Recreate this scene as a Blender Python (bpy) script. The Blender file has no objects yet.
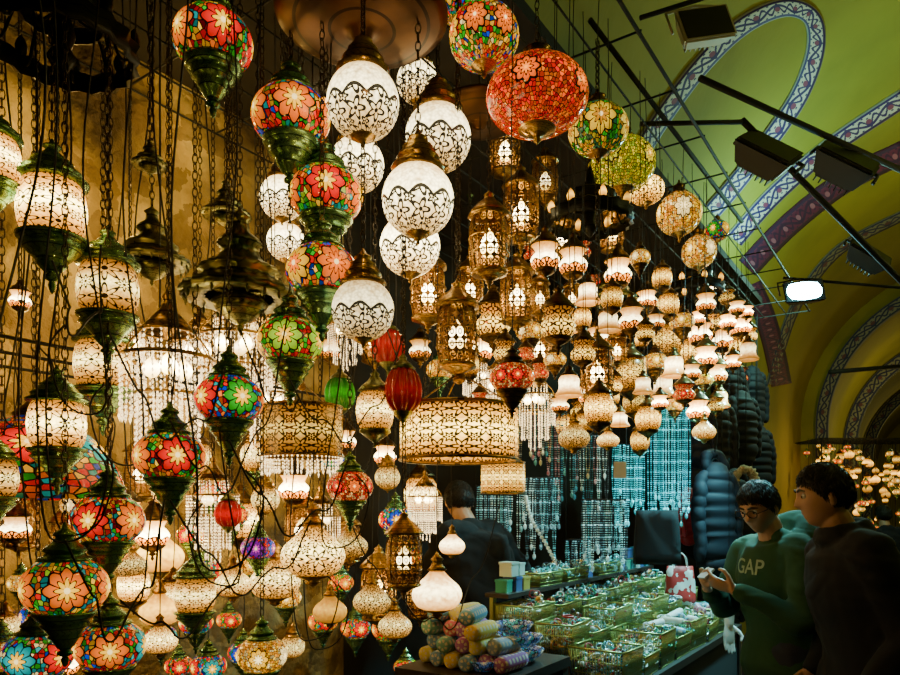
import bpy, bmesh, math, random
from math import sin, cos, pi, sqrt, radians, atan2
from mathutils import Vector, Matrix, noise
from mathutils.bvhtree import BVHTree
random.seed(7)
F=700.;YH=510.;CZ=1.62
A0=radians(34.5); SD,CD=sin(A0),cos(A0)
dv=Vector((SD,CD,0)); nv=Vector((CD,-SD,0)); UP=Vector((0,0,1))
def P(px,py,Y): return Vector(((px-450)/F*Y,Y,CZ+(YH-py)/F*Y))
def C(D,n,z): return dv*D+nv*n+UP*z
def Yn(px,n): return -n/(SD-CD*(px-450)/F)
COL=bpy.context.scene.collection
# ---------------------------------------------------------------- materials
class NT:
    def __init__(s,name):
        s.mat=bpy.data.materials.new(name); s.mat.use_nodes=True
        s.t=s.mat.node_tree; s.n=s.t.nodes; s.b=s.n['Principled BSDF']; s.out=s.n['Material Output']
    def link(s,a,b): s.t.links.new(a,b)
    def put(s,inp,v):
        if isinstance(v,bpy.types.NodeSocket): s.link(v,inp)
        elif isinstance(v,(tuple,list)) and len(v)==3 and inp.type=='RGBA': inp.default_value=(*v,1)
        else: inp.default_value=v
    def m(s,op,*a):
        nd=s.n.new('ShaderNodeMath'); nd.operation=op
        for i,x in enumerate(a): s.put(nd.inputs[i],x)
        return nd.outputs[0]
    def node(s,t,**k):
        nd=s.n.new(t)
        for a,b in k.items(): setattr(nd,a,b)
        return nd
    def uv(s):
        uv=s.node('ShaderNodeUVMap'); sp=s.node('ShaderNodeSeparateXYZ'); s.link(uv.outputs[0],sp.inputs[0])
        return sp.outputs[0],sp.outputs[1]
    def rnd(s): return s.node('ShaderNodeObjectInfo').outputs['Random']
    def vec(s,x,y,z=0.):
        c=s.node('ShaderNodeCombineXYZ'); s.put(c.inputs[0],x); s.put(c.inputs[1],y); s.put(c.inputs[2],z); return c.outputs[0]
    def mix(s,f,a,b):
        c=s.node('ShaderNodeMix',data_type='RGBA'); s.put(c.inputs[0],f); s.put(c.inputs[6],a); s.put(c.inputs[7],b); return c.outputs[2]
    def ramp(s,f,cols,const=True):
        r=s.node('ShaderNodeValToRGB'); cr=r.color_ramp; cr.interpolation='CONSTANT' if const else 'LINEAR'
        n=len(cols)
        cr.elements[0].position=0; cr.elements[0].color=(*cols[0],1)
        cr.elements[1].position=(1/n if const else 1); cr.elements[1].color=(*cols[1 if const else -1],1)
        rng=range(2,n) if const else range(1,n-1)
        for i in rng:
            e=cr.elements.new(i/n if const else i/(n-1)); e.color=(*cols[i],1)
        s.put(r.inputs[0],f); return r.outputs[0]
    def noise(s,scale,detail=3,vec=None):
        nd=s.node('ShaderNodeTexNoise'); nd.inputs['Scale'].default_value=scale; nd.inputs['Detail'].default_value=detail
        if vec is None:
            tc=s.node('ShaderNodeTexCoord'); vec=tc.outputs['Object']
        s.link(vec,nd.inputs['Vector']); return nd.outputs['Fac']
    def bump(s,h,strength=.4,dist=.01):
        b=s.node('ShaderNodeBump'); b.inputs['Strength'].default_value=strength; b.inputs['Distance'].default_value=dist
        s.link(h,b.inputs['Height']); s.link(b.outputs[0],s.b.inputs['Normal'])
    def P(s,**k):
        for a,v in k.items(): s.put(s.b.inputs[a.replace('_',' ')],v)
        return s.mat

def m_metal(name,c1,c2,rough=.35,sc=3.,bump=.5,metallic=.9):
    t=NT(name); u,v=t.uv()
    nf=t.noise(sc,3); cc=t.ramp(t.m('MULTIPLY_ADD',nf,2.4,-.7),[c1,c2],False)
    rg=t.m('FRACT',t.m('MULTIPLY',v,6.)); line=t.m('LESS_THAN',rg,.10)
    eng=t.m('MULTIPLY',t.m('GREATER_THAN',t.m('SINE',t.m('MULTIPLY_ADD',t.m('SINE',t.m('MULTIPLY',v,70.)),1.3,t.m('MULTIPLY',u,2*pi*18))),.80),t.m('GREATER_THAN',rg,.35))
    mk=t.m('MAXIMUM',line,t.m('MULTIPLY',eng,.7)) if bump>.2 else line
    cc2=t.mix(t.m('MULTIPLY',mk,.8),cc,tuple(x*.12 for x in c1))
    return t.P(Base_Color=cc2,Metallic=metallic,Roughness=rough)
def m_plain(name,c,rough=.6,metallic=0.,var=.15,sc=8,bump=0.,em=None,es=0.):
    t=NT(name); nf=t.noise(sc,4)
    cc=t.ramp(nf,[tuple(x*(1-var) for x in c),tuple(min(1,x*(1+var)) for x in c)],False)
    if bump: t.bump(nf,bump,.01)
    t.P(Base_Color=cc,Roughness=rough,Metallic=metallic)
    if em: t.P(Emission_Color=em,Emission_Strength=es)
    return t.mat
BRASS=m_metal('antique_brass',(.14,.07,.018),(.62,.37,.09),.28)
DBRASS=m_metal('dark_brass',(.03,.016,.006),(.22,.12,.03),.32)
VERD=m_metal('green_patina_metal',(.015,.14,.08),(.34,.52,.20),.27,metallic=.75)
DGREEN=m_metal('dark_olive_metal',(.03,.07,.03),(.36,.32,.10),.3)
COPPER=m_metal('copper_dish',(.045,.02,.008),(.12,.05,.018),.38,4,.08)
IRON=m_metal('black_iron',(.006,.008,.008),(.03,.03,.026),.4)
BLACK=m_plain('black_plastic',(.002,.002,.0025),.6)
CHAIN=m_plain('dark_chain',(.04,.028,.016),.4,.9)
RODM=m_plain('dark_rod',(.003,.004,.004),.8,.0)
W0=(1,.34,.015); W1=(1,.74,.20); W2=(1,.62,.09)
def hotf(t,v,p=1.5):  # bulb's hot centre painted onto the shade, brightest at mid height
    d=t.m('SUBTRACT',1.,t.m('ABSOLUTE',t.m('MULTIPLY_ADD',v,2.,-1.)))
    return t.m('POWER',t.m('MAXIMUM',d,0.),p)
def glowpair(t,v,cen,s,edge=W0,lo=.07,p=2.3):
    h=hotf(t,v,p); nz=t.noise(9,3)
    h2=t.m('MULTIPLY',h,t.m('MULTIPLY_ADD',nz,2.,.1))
    col=t.mix(t.m('MINIMUM',t.m('MULTIPLY',h2,1.2),1.),edge,cen)
    r=t.m('MULTIPLY_ADD',t.rnd(),1.3,.3)
    st=t.m('MULTIPLY',t.m('MULTIPLY_ADD',h2,s,s*lo),r)
    return col,st
def m_fili(name,N,M,cen,s,k=6,mode='full',metal=(.03,.012,.004),w=.055,lo=.07,p=2.3,tint=None,edge=W0):
    t=NT(name); u,v=t.uv()
    def flower(ou,ov,rad,amp,ww,dot):
        a=t.m('SUBTRACT',t.m('FRACT',t.m('MULTIPLY_ADD',u,float(N),ou)),.5)
        b=t.m('SUBTRACT',t.m('FRACT',t.m('MULTIPLY_ADD',v,float(M),ov)),.5)
        r=t.m('SQRT',t.m('ADD',t.m('MULTIPLY',a,a),t.m('MULTIPLY',b,b)))
        an=t.m('ARCTAN2',b,a)
        e=t.m('ABSOLUTE',t.m('SUBTRACT',r,t.m('MULTIPLY_ADD',t.m('COSINE',t.m('MULTIPLY',an,float(k))),amp,rad)))
        return t.m('MAXIMUM',t.m('LESS_THAN',e,ww),t.m('LESS_THAN',r,dot))
    mk=t.m('MAXIMUM',flower(0.,0.,.30,.13,w,.09),flower(.5,.5,.16,.06,w*.8,.05))
    mk=t.m('MAXIMUM',mk,t.m('GREATER_THAN',t.m('ABSOLUTE',t.m('SUBTRACT',v,.5)),.46))
    col,st=glowpair(t,v,cen,s,edge=edge,lo=lo,p=p)
    if mode=='lower':
        ed=t.m('MULTIPLY_ADD',t.m('ABSOLUTE',t.m('SINE',t.m('MULTIPLY',u,pi*N))),.07,.42)
        ins=t.m('LESS_THAN',v,ed)
        line=t.m('LESS_THAN',t.m('ABSOLUTE',t.m('SUBTRACT',v,ed)),.016)
        mk=t.m('MAXIMUM',t.m('MULTIPLY',mk,ins),line)
        if tint: col=t.mix(ins,col,tint); st=t.m('MULTIPLY',st,t.m('SUBTRACT',1.,t.m('MULTIPLY',ins,.45)))
    vo=t.node('ShaderNodeTexVoronoi'); vo.voronoi_dimensions='2D'; vo.inputs['Scale'].default_value=1
    t.link(t.vec(t.m('MULTIPLY',u,60.),t.m('MULTIPLY',v,34.)),vo.inputs['Vector'])
    cr=t.m('MULTIPLY_ADD',vo.outputs['Distance'],-.8,1.3)
    es=t.m('MULTIPLY',t.m('MULTIPLY',st,cr),t.m('SUBTRACT',1.,t.m('MULTIPLY',mk,.985)))
    return t.P(Base_Color=t.mix(mk,(.28,.16,.04),metal),Metallic=t.m('MULTIPLY',mk,.8),Roughness=.25,Emission_Color=col,Emission_Strength=es)
F_BARREL=m_fili('filigree_glass',6,3,W1,9.,6,lo=.10)
F_BARREL2=m_fili('filigree_glass_dense',8,4,W2,6.,5,w=.08,metal=(.05,.02,.005))
F_BARREL3=m_fili('filigree_glass_petals',5,2,W1,8.5,8,w=.055,lo=.10)
F_GLOBE=m_fili('crackle_globe_glass',9,5,(1,.82,.40),6.,5,'lower',w=.08,lo=.13,p=1.7,edge=(1,.54,.12))
F_GLOBE2=m_fili('filigree_globe_glass',8,4,W1,4.6,7,'full',w=.07)
F_DRUM=m_fili('filigree_drum',16,3,W2,5.2,6,w=.085,metal=(.10,.06,.02),p=1.4,lo=.12)
F_DRUM2=m_fili('filigree_drum_dim',12,3,W2,1.6,6,w=.09,metal=(.13,.09,.04),lo=.22)
F_SMALL=m_fili('small_patterned_glass',7,3,(1,.84,.40),16.,4,'lower',w=.11,lo=.08,p=1.6,tint=(1,.24,.010))
F_SMALL2=m_fili('small_dark_patterned_glass',7,3,W2,4.6,4,'full',w=.09,metal=(.09,.018,.004))
def m_glow(name,cen,s,edge=W0,lo=.12,p=1.8,base=(.28,.16,.04)):
    t=NT(name); u,v=t.uv(); col,st=glowpair(t,v,cen,s,edge,lo,p)
    return t.P(Base_Color=base,Roughness=.2,Emission_Color=col,Emission_Strength=st)
G_WARM=m_glow('warm_frosted_glass',(1,.80,.36),6.5)
G_BULB=m_glow('bulb_glass',(1,.8,.4),15,W2,.6)
G_AMBER=m_glow('amber_glass',(1,.5,.05),2.6,lo=.2)
G_GOLD=m_glow('golden_glass',(1,.56,.06),4.,lo=.15)
G_RED=m_glow('red_glass',(.9,.004,.004),.45,(.5,.001,.001),.25,base=(.3,.004,.004))
G_GREEN=m_glow('green_glass',(.03,.4,.01),.4,(.01,.15,.005),.25,base=(.02,.15,.01))
R_=(.85,.006,.003);O_=(1,.17,.005);Y_=(1,.50,.008);G_=(.02,.40,.015);T_=(.003,.36,.34);B_=(.004,.05,.55);WH=(1,.74,.26);PU=(.2,.004,.35);DR=(.25,.002,.004);LG_=(.34,.6,.015)
def m_mosaic(name,out,med,s=.6,N=5,rm=.24,cen=WH,mid=Y_,sc=15):
    t=NT(name); u,v=t.uv(); rnd=t.rnd()
    uN=t.m('MULTIPLY',u,float(N))
    a=t.m('MULTIPLY',t.m('SUBTRACT',t.m('FRACT',uN),.5),pi/N); b=t.m('MULTIPLY',t.m('SUBTRACT',v,.5),1.25)
    r=t.m('SQRT',t.m('ADD',t.m('MULTIPLY',a,a),t.m('MULTIPLY',b,b))); an=t.m('ARCTAN2',b,a)
    vc=t.vec(t.m('MULTIPLY',u,pi),t.m('MULTIPLY',v,1.25))
    vo=t.node('ShaderNodeTexVoronoi'); vo.voronoi_dimensions='2D'; vo.inputs['Scale'].default_value=sc; vo.inputs['Randomness'].default_value=.75; t.link(vc,vo.inputs[0])
    ve=t.node('ShaderNodeTexVoronoi',feature='DISTANCE_TO_EDGE'); ve.voronoi_dimensions='2D'; ve.inputs['Scale'].default_value=sc; ve.inputs['Randomness'].default_value=.75; t.link(vc,ve.inputs[0])
    sp=t.node('ShaderNodeSeparateColor'); t.link(vo.outputs['Color'],sp.inputs[0])
    oc=t.ramp(t.m('FRACT',t.m('ADD',sp.outputs[0],rnd)),out)
    idr=t.m('FRACT',t.m('ADD',t.m('MULTIPLY',t.m('FLOOR',uN),.377),t.m('MULTIPLY',rnd,3.)))
    mc=t.ramp(idr,med)
    rw=t.m('ADD',r,t.m('MULTIPLY',t.m('COSINE',t.m('MULTIPLY',an,8.)),rm*-.13))
    inm=t.m('LESS_THAN',rw,rm); c=t.mix(inm,oc,mc)
    c=t.mix(t.m('LESS_THAN',rw,rm*.45),c,mid); c=t.mix(t.m('LESS_THAN',r,rm*.14),c,cen)
    pet=t.m('LESS_THAN',t.m('ABSOLUTE',t.m('SUBTRACT',t.m('FRACT',t.m('MULTIPLY',an,8/(2*pi))),.5)),.06)
    pet=t.m('MULTIPLY',pet,t.m('GREATER_THAN',r,rm*.14))
    r1=t.m('LESS_THAN',t.m('ABSOLUTE',t.m('SUBTRACT',rw,rm)),.013); r2=t.m('LESS_THAN',t.m('ABSOLUTE',t.m('SUBTRACT',rw,rm*.45)),.009)
    ging=t.m('MULTIPLY',inm,pet); gout=t.m('MULTIPLY',t.m('SUBTRACT',1.,inm),t.m('LESS_THAN',ve.outputs['Distance'],.10))
    g=t.m('MAXIMUM',t.m('MAXIMUM',ging,gout),t.m('MAXIMUM',r1,r2))
    c=t.mix(g,c,(.010,.005,.003))
    h=t.m('MULTIPLY_ADD',hotf(t,v,1.4),.85,.15)
    val=t.m('MULTIPLY_ADD',t.m('POWER',sp.outputs[1],2.),1.8,.35)
    val=t.m('MAXIMUM',t.m('MULTIPLY',val,t.m('SUBTRACT',1.,inm)),inm)
    fall=t.m('MULTIPLY_ADD',t.m('MULTIPLY',inm,t.m('SUBTRACT',1.,t.m('DIVIDE',r,rm))),1.5,.8)
    es=t.m('MULTIPLY',t.m('MULTIPLY',t.m('MULTIPLY',h,s),fall),val)
    return t.P(Base_Color=c,Roughness=.1,Emission_Color=c,Emission_Strength=es)
M_MULTI=m_mosaic('mosaic_multicolour',[R_,T_,Y_,G_,B_,O_,R_],[R_,O_,T_,O_],1.05)
M_ORY=m_mosaic('mosaic_orange_yellow',[R_,O_,Y_,G_,O_,T_,LG_],[O_,R_,O_],1.1)
M_REDY=m_mosaic('mosaic_red_yellow_flower',[R_,R_,O_,G_,Y_,B_],[Y_,O_,Y_],1.1,mid=O_)
M_LIME=m_mosaic('mosaic_lime_red',[G_,R_,Y_,LG_,R_],[LG_,Y_,LG_],1.05,mid=Y_)
M_YOM=m_mosaic('mosaic_yellow_multi',[Y_,O_,WH,G_,R_,B_,Y_],[Y_,O_,O_],1.2,N=7,rm=.16,mid=O_,sc=18)
M_RED=m_mosaic('mosaic_red',[R_,O_,DR,G_,Y_,T_],[R_,R_,O_],1.15)
M_GREEN=m_mosaic('mosaic_green',[G_,T_,Y_,R_,B_],[Y_,G_,Y_],1.)
M_BLUE=m_mosaic('mosaic_blue',[B_,T_,R_,WH,G_],[B_,T_,R_],1.15)
M_MIX=m_mosaic('mosaic_red_blue_green',[B_,R_,G_,O_,T_,R_],[R_,G_,B_,O_],1.15)
M_ORANGE=m_mosaic('mosaic_orange_red',[(1,.10,.002),(1,.18,.004),R_,(.8,.05,.002)],[(1,.13,.003),R_],1.3,N=5,rm=.12,mid=(1,.2,.006),cen=(1,.3,.015),sc=26)
M_YEL=m_mosaic('mosaic_yellow_flowers',[G_,(.02,.15,.06),Y_,(.4,.34,.01)],[(1,.6,.02),(.9,.6,.05)],.9,rm=.24,mid=(.5,.2,.01))
M_YG=m_mosaic('mosaic_yellow_green',[(.7,.56,.01),(.5,.48,.015),(.9,.64,.02),(.3,.4,.02)],[(.8,.58,.015),(.55,.5,.02)],1.2,rm=.12,mid=Y_,sc=26)
M_AMBER=m_mosaic('mosaic_amber',[Y_,(1,.36,.02),WH,(.6,.22,.01)],[Y_,WH,Y_],1.7,rm=.18,mid=WH,sc=20)
M_PUR=m_mosaic('mosaic_purple',[PU,R_,B_,(.4,.03,.2)],[PU,B_],.9,mid=(.5,.05,.4))
M_BEAD=m_mosaic('mosaic_red_beads',[(1,.22,.02),R_,(1,.5,.15),(.6,.04,.002)],[(1,.16,.01),R_],1.3,N=8,rm=.13,mid=O_,sc=20)
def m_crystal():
    t=NT('cut_crystal'); t.P(Base_Color=(1,.9,.72),Roughness=.05,IOR=1.5,Transmission_Weight=.6,Emission_Color=(1,.78,.42),Emission_Strength=t.m('MULTIPLY',t.m('POWER',t.noise(80,1),5.),24.)); return t.mat  # sparkle painted in as patchy emission; the crystals are no lamps
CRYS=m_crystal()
def m_panel():
    t=NT('pierced_lantern_panel'); u,v=t.uv()
    a=t.m('SUBTRACT',t.m('FRACT',t.m('MULTIPLY',u,16.)),.5); b=t.m('SUBTRACT',t.m('FRACT',t.m('MULTIPLY',v,5.)),.5)
    r=t.m('SQRT',t.m('ADD',t.m('MULTIPLY',a,a),t.m('MULTIPLY',b,b)))
    hole=t.m('MULTIPLY',t.m('LESS_THAN',r,.44),t.m('GREATER_THAN',t.m('ABSOLUTE',t.m('SUBTRACT',r,.2)),.06))
    tr=t.node('ShaderNodeBsdfTransparent'); mx=t.node('ShaderNodeMixShader')
    t.P(Base_Color=(.3,.15,.05),Metallic=.9,Roughness=.4)
    t.link(hole,mx.inputs[0]); t.link(t.b.outputs[0],mx.inputs[1]); t.link(tr.outputs[0],mx.inputs[2]); t.link(mx.outputs[0],t.out.inputs[0]); return t.mat
PANEL=m_panel()
# ---------------------------------------------------------------- mesh builder
class MB:
    def __init__(s): s.v=[];s.f=[];s.uv=[];s.mi=[]
    def add(s,vs,fs,uvs=None,mat=0,M=None):
        o=len(s.v)
        for p in vs:
            p=Vector(p); s.v.append(M@p if M else p)
        for k,f in enumerate(fs):
            s.f.append([i+o for i in f]); s.uv.append(uvs[k] if uvs else [(0,0)]*len(f)); s.mi.append(mat)
        return s
    def lathe(s,prof,seg=28,fn=0,fa=0.,mat=0,M=None,smooth_n=0):
        if smooth_n:
            q=[]; n=len(prof)
            for i in range(n-1):
                p0=prof[max(i-1,0)];p1=prof[i];p2=prof[i+1];p3=prof[min(i+2,n-1)]
                for j in range(smooth_n):
                    t=j/smooth_n
                    q.append(tuple(.5*((2*p1[c])+(-p0[c]+p2[c])*t+(2*p0[c]-5*p1[c]+4*p2[c]-p3[c])*t*t+(-p0[c]+3*p1[c]-3*p2[c]+p3[c])*t**3) for c in (0,1)))
            q.append(prof[-1][:2]); prof=[(max(a,0),b) for a,b in q]
        L=[0]
        for i in range(1,len(prof)): L.append(L[-1]+math.hypot(prof[i][0]-prof[i-1][0],prof[i][1]-prof[i-1][1]))
        T=L[-1] or 1; vs=[];fs=[];uvs=[]
        for p in prof:
            for i in range(seg):
                th=2*pi*i/seg; r=max(p[0],1e-4)
                if fn: r*=1+fa*abs(cos(fn*th/2))-fa*.5
                vs.append((r*cos(th),r*sin(th),p[1]))
        for j in range(len(prof)-1):
            for i in range(seg):
                k=(i+1)%seg
                fs.append((j*seg+i,j*seg+k,(j+1)*seg+k,(j+1)*seg+i))
                uvs.append([(i/seg,L[j]/T),((i+1)/seg,L[j]/T),((i+1)/seg,L[j+1]/T),(i/seg,L[j+1]/T)])
        return s.add(vs,fs,uvs,mat,M)
    def sph(s,c,r,seg=12,rings=8,sc=(1,1,1),mat=0,M=None):
        pr=[(sin(pi*i/rings),-cos(pi*i/rings)) for i in range(rings+1)]
        MM=Matrix.Translation(c)@Matrix.Diagonal((r*sc[0],r*sc[1],r*sc[2],1))
        if M: MM=M@MM
        return s.lathe(pr,seg,mat=mat,M=MM)
    def tube(s,pts,rad,seg=8,mat=0,closed=False,caps=False,flat=None,M=None):
        pts=[Vector(p) for p in pts]; n=len(pts)
        if not isinstance(rad,(list,tuple)): rad=[rad]*n
        rad=list(rad)
        if caps:
            t0=(pts[0]-pts[1]).normalized(); t1=(pts[-1]-pts[-2]).normalized(); r0,r1=rad[0],rad[-1]
            pts=[pts[0]+t0*r0,pts[0]+t0*r0*.87,pts[0]+t0*r0*.5]+pts+[pts[-1]+t1*r1*.5,pts[-1]+t1*r1*.87,pts[-1]+t1*r1]
            rad=[r0*.02,r0*.5,r0*.87]+rad+[r1*.87,r1*.5,r1*.02]; n=len(pts)
        tg=[]
        for i in range(n):
            if closed: t=pts[(i+1)%n]-pts[i-1]
            else: t=pts[min(i+1,n-1)]-pts[max(i-1,0)]
            tg.append(t.normalized() if t.length>1e-9 else Vector((0,0,1)))
        x=tg[0].orthogonal().normalized(); vs=[];fs=[];uvs=[]
        for i in range(n):
            x=(x-tg[i]*x.dot(tg[i]))
            x=x.normalized() if x.length>1e-6 else tg[i].orthogonal().normalized()
            y=tg[i].cross(x)
            for k in range(seg):
                a=2*pi*k/seg; o=(x*cos(a)+y*sin(a))*rad[i]
                if flat: o=o+flat[0]*(o.dot(flat[0])*(flat[1]-1))
                vs.append(pts[i]+o)
        rr=n if closed else n-1
        for i in range(rr):
            j=(i+1)%n
            for k in range(seg):
                l=(k+1)%seg
                fs.append((i*seg+k,i*seg+l,j*seg+l,j*seg+k)); uvs.append([(k/seg,i/n),((k+1)/seg,i/n),((k+1)/seg,(i+1)/n),(k/seg,(i+1)/n)])
        if not closed:
            fs.append(tuple(reversed(range(seg)))); uvs.append([(0,0)]*seg)
            fs.append(tuple((n-1)*seg+k for k in range(seg))); uvs.append([(0,0)]*seg)
        return s.add(vs,fs,uvs,mat,M)
    def ring(s,c,R,r,seg=24,rs=6,mat=0,M=None):
        c=Vector(c); return s.tube([c+Vector((R*cos(2*pi*i/seg),R*sin(2*pi*i/seg),0)) for i in range(seg)],r,rs,mat,closed=True,M=M)
    def box(s,c,sz,mat=0,M=None):
        x,y,z=[q/2 for q in sz]; c=Vector(c)
        vs=[c+Vector((i*x,j*y,k*z)) for k in(-1,1) for j in(-1,1) for i in(-1,1)]
        fs=[(0,2,3,1),(4,5,7,6),(0,1,5,4),(2,6,7,3),(0,4,6,2),(1,3,7,5)]
        return s.add(vs,fs,[[(0,0),(1,0),(1,1),(0,1)]]*6,mat,M)
    def mesh(s,name,mats,smooth=True,ang=None):
        me=bpy.data.meshes.new(name); me.from_pydata([tuple(v) for v in s.v],[],s.f)
        ul=me.uv_layers.new(name='UVMap')
        flat=[c for f in s.uv for p in f for c in p]
        ul.data.foreach_set('uv',flat)
        me.polygons.foreach_set('material_index',s.mi)
        me.polygons.foreach_set('use_smooth',[smooth]*len(s.f))
        for m in (mats if isinstance(mats,(list,tuple)) else [mats]): me.materials.append(m)
        me.update(); return me
def catmull(pts,n=6):
    pts=[Vector(p) for p in pts]; out=[]
    for i in range(len(pts)-1):
        p0=pts[max(i-1,0)];p1=pts[i];p2=pts[i+1];p3=pts[min(i+2,len(pts)-1)]
        for j in range(n):
            t=j/n; out.append(.5*((2*p1)+(-p0+p2)*t+(2*p0-5*p1+4*p2-p3)*t*t+(-p0+3*p1-3*p2+p3)*t**3))
    out.append(pts[-1]); return out
def ob(name,data,parent=None,loc=(0,0,0),label=None,cat=None,group=None,kind=None):
    o=bpy.data.objects.new(name,data); COL.objects.link(o); o.location=loc
    if parent: o.parent=parent
    if label: o['label']=label
    if cat: o['category']=cat
    if group: o['group']=group
    if kind: o['kind']=kind
    return o
def root(name,loc,label,cat,group=None,rz=0):
    e=ob(name,None,None,loc,label,cat,group); e.empty_display_size=.05; e.rotation_euler=(0,0,rz); return e
# ---------------------------------------------------------------- lamp kinds (unit: shade diameter 1)
def pm(prof,mat,seg=28,fn=0,fa=0,sn=0,name='m',extra=None):
    b=MB().lathe(prof,seg,fn,fa,smooth_n=sn)
    if extra: extra(b)
    return b.mesh(name,mat)
KIND={}
KIND['barrel']=dict(parts=[
 ('glass_shade',pm([(.38,-.44),(.46,-.3),(.5,0),(.46,.3),(.38,.44)],F_BARREL,32,sn=4),None),
 ('cap',pm([(.36,.40),(.52,.42),(.53,.46),(.50,.48),(.44,.49),(.43,.54),(.45,.57),(.40,.60),(.33,.68),(.28,.72),(.30,.745),(.24,.77),(.17,.84),(.11,.9),(.09,.95),(.13,.97),(.13,.99),(.05,1.03),(.02,1.1),(0,1.12)],VERD,40),VERD),
 ('base_cup',pm([(0,-1.32),(.03,-1.28),(.06,-1.18),(.04,-1.12),(.11,-1.08),(.12,-1.04),(.07,-1.0),(.13,-.96),(.20,-.88),(.23,-.85),(.21,-.82),(.31,-.73),(.41,-.63),(.46,-.58),(.42,-.55),(.44,-.51),(.50,-.48),(.51,-.44),(.36,-.42)],VERD,40),VERD)],top=1.1)
KIND['mosaic']=dict(parts=[
 ('glass_shade',pm([(.5*sin(a),-.39*cos(a)) for a in [pi*i/16 for i in range(17)]],M_MULTI,32),M_MULTI),
 ('cap',pm([(.27,.30),(.31,.33),(.30,.36),(.24,.38),(.22,.42),(.25,.445),(.24,.47),(.15,.54),(.10,.61),(.13,.63),(.13,.66),(.05,.71),(.02,.79),(0,.80)],VERD,36),VERD),
 ('base_cup',pm([(0,-.98),(.03,-.95),(.05,-.88),(.03,-.85),(.09,-.82),(.09,-.79),(.05,-.77),(.10,-.72),(.16,-.63),(.19,-.60),(.18,-.57),(.24,-.50),(.28,-.46),(.26,-.43),(.31,-.39),(.36,-.33),(.36,-.29),(.3,-.29)],VERD,36),VERD)],top=.79)
KIND['globe']=dict(parts=[
 ('glass_shade',pm([(.5*sin(a),-.5*cos(a)) for a in [pi*i/18 for i in range(19)]],F_GLOBE,36),F_GLOBE),
 ('cap',pm([(.32,.38),(.37,.42),(.36,.45),(.30,.47),(.28,.52),(.30,.55),(.28,.60),(.20,.70),(.21,.73),(.12,.80),(.14,.83),(.13,.86),(.06,.9),(.02,.98),(0,1.0)],BRASS,36,16,.07),BRASS),
 ('finial',pm([(0,-.63),(.03,-.6),(.02,-.57),(.08,-.53),(.16,-.49),(.18,-.46)],BRASS,16),BRASS)],top=.98)
KIND['ball']=dict(parts=[
 ('glass_shade',pm([(.5*sin(a),-.40*cos(a)) for a in [pi*i/18 for i in range(19)]],M_ORANGE,36),M_ORANGE),
 ('cap',pm([(.20,.36),(.22,.39),(.15,.42),(.12,.5),(.14,.52),(.04,.58),(.02,.64),(0,.65)],BRASS,24),BRASS),
 ('finial',pm([(0,-.55),(.04,-.5),(.03,-.47),(.1,-.42),(.18,-.38),(.2,-.35)],BRASS,16),BRASS)],top=.64)
KIND['cup']=dict(parts=[
 ('glass_shade',pm([(.05,-.44),(.25,-.40),(.40,-.26),(.46,-.06),(.36,.10),(.30,.18),(.40,.34),(.46,.38)],F_SMALL,20,sn=2),F_SMALL),
 ('cap',pm([(.46,.34),(.48,.38),(.40,.46),(.30,.58),(.2,.66),(.1,.80),(.14,.84),(.03,.92),(0,1.0)],DBRASS,16),DBRASS),
 ('finial',pm([(0,-.80),(.05,-.74),(.03,-.66),(.12,-.60),(.06,-.55),(.28,-.44),(.36,-.36),(.34,-.32)],DBRASS,16),DBRASS)],top=.98)
KIND['tulip']=dict(parts=[
 ('glass_shade',pm([(.46,-.46),(.5,-.42),(.38,-.25),(.34,-.05),(.36,.15),(.26,.32),(.14,.38)],G_WARM,20,sn=2),G_WARM),
 ('cap',pm([(.28,.28),(.30,.34),(.2,.42),(.12,.55),(.15,.6),(.04,.68),(0,.76)],DBRASS,16),DBRASS)],top=.74)
KIND['minibarrel']=dict(parts=[
 ('glass_shade',pm([(.34,-.55),(.46,-.35),(.5,0),(.46,.3),(.32,.5)],F_BARREL2,20,sn=2),F_BARREL2),
 ('cap',pm([(.36,.47),(.46,.5),(.36,.62),(.2,.76),(.1,.9),(.13,.94),(.03,1.03),(0,1.1)],DBRASS,16),DBRASS),
 ('finial',pm([(0,-1.0),(.04,-.95),(.03,-.88),(.1,-.82),(.3,-.68),(.42,-.58),(.40,-.51)],DBRASS,16),DBRASS)],top=1.08)
KIND['teardrop']=dict(parts=[
 ('glass_shade',pm([(.16,-.46),(.38,-.36),(.5,-.1),(.44,.14),(.25,.36),(.12,.55),(.07,.72)],F_GLOBE2,32,sn=4),F_GLOBE2),
 ('cap',pm([(.14,.50),(.2,.54),(.13,.64),(.09,.74),(.13,.8),(.04,.92),(0,1)],BRASS,16),BRASS),
 ('finial',pm([(0,-.66),(.06,-.62),(.12,-.57),(.09,-.53),(.28,-.44),(.30,-.38)],BRASS,16),BRASS)],top=.96)
def cage():
    b=MB()
    for i in range(8):
        a=2*pi*i/8; x,y=cos(a),sin(a)
        b.tube([(x*.42,y*.42,-.72),(x*.5,y*.5,-.3),(x*.48,y*.48,.4),(x*.40,y*.40,.66)],.022,6)
    b.ring((0,0,-.72),.43,.03,24); b.ring((0,0,.66),.42,.035,24); b.ring((0,0,.1),.5,.02,24); b.ring((0,0,-.3),.5,.02,24)
    return b.mesh('cage',BRASS)
def bulbm(s):
    return MB().lathe([(0,-1),(.5,-.8),(.9,0),(.5,.8),(0,1.3)],12,M=Matrix.Diagonal((s,s,s,1)),smooth_n=2).mesh('bulb',G_BULB)
def bulb3(s):
    me=bulbm(s); return [('bulb',me,G_BULB,q) for q in((.2,0,0),(-.1,.17,0),(-.1,-.17,0))]
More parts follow.
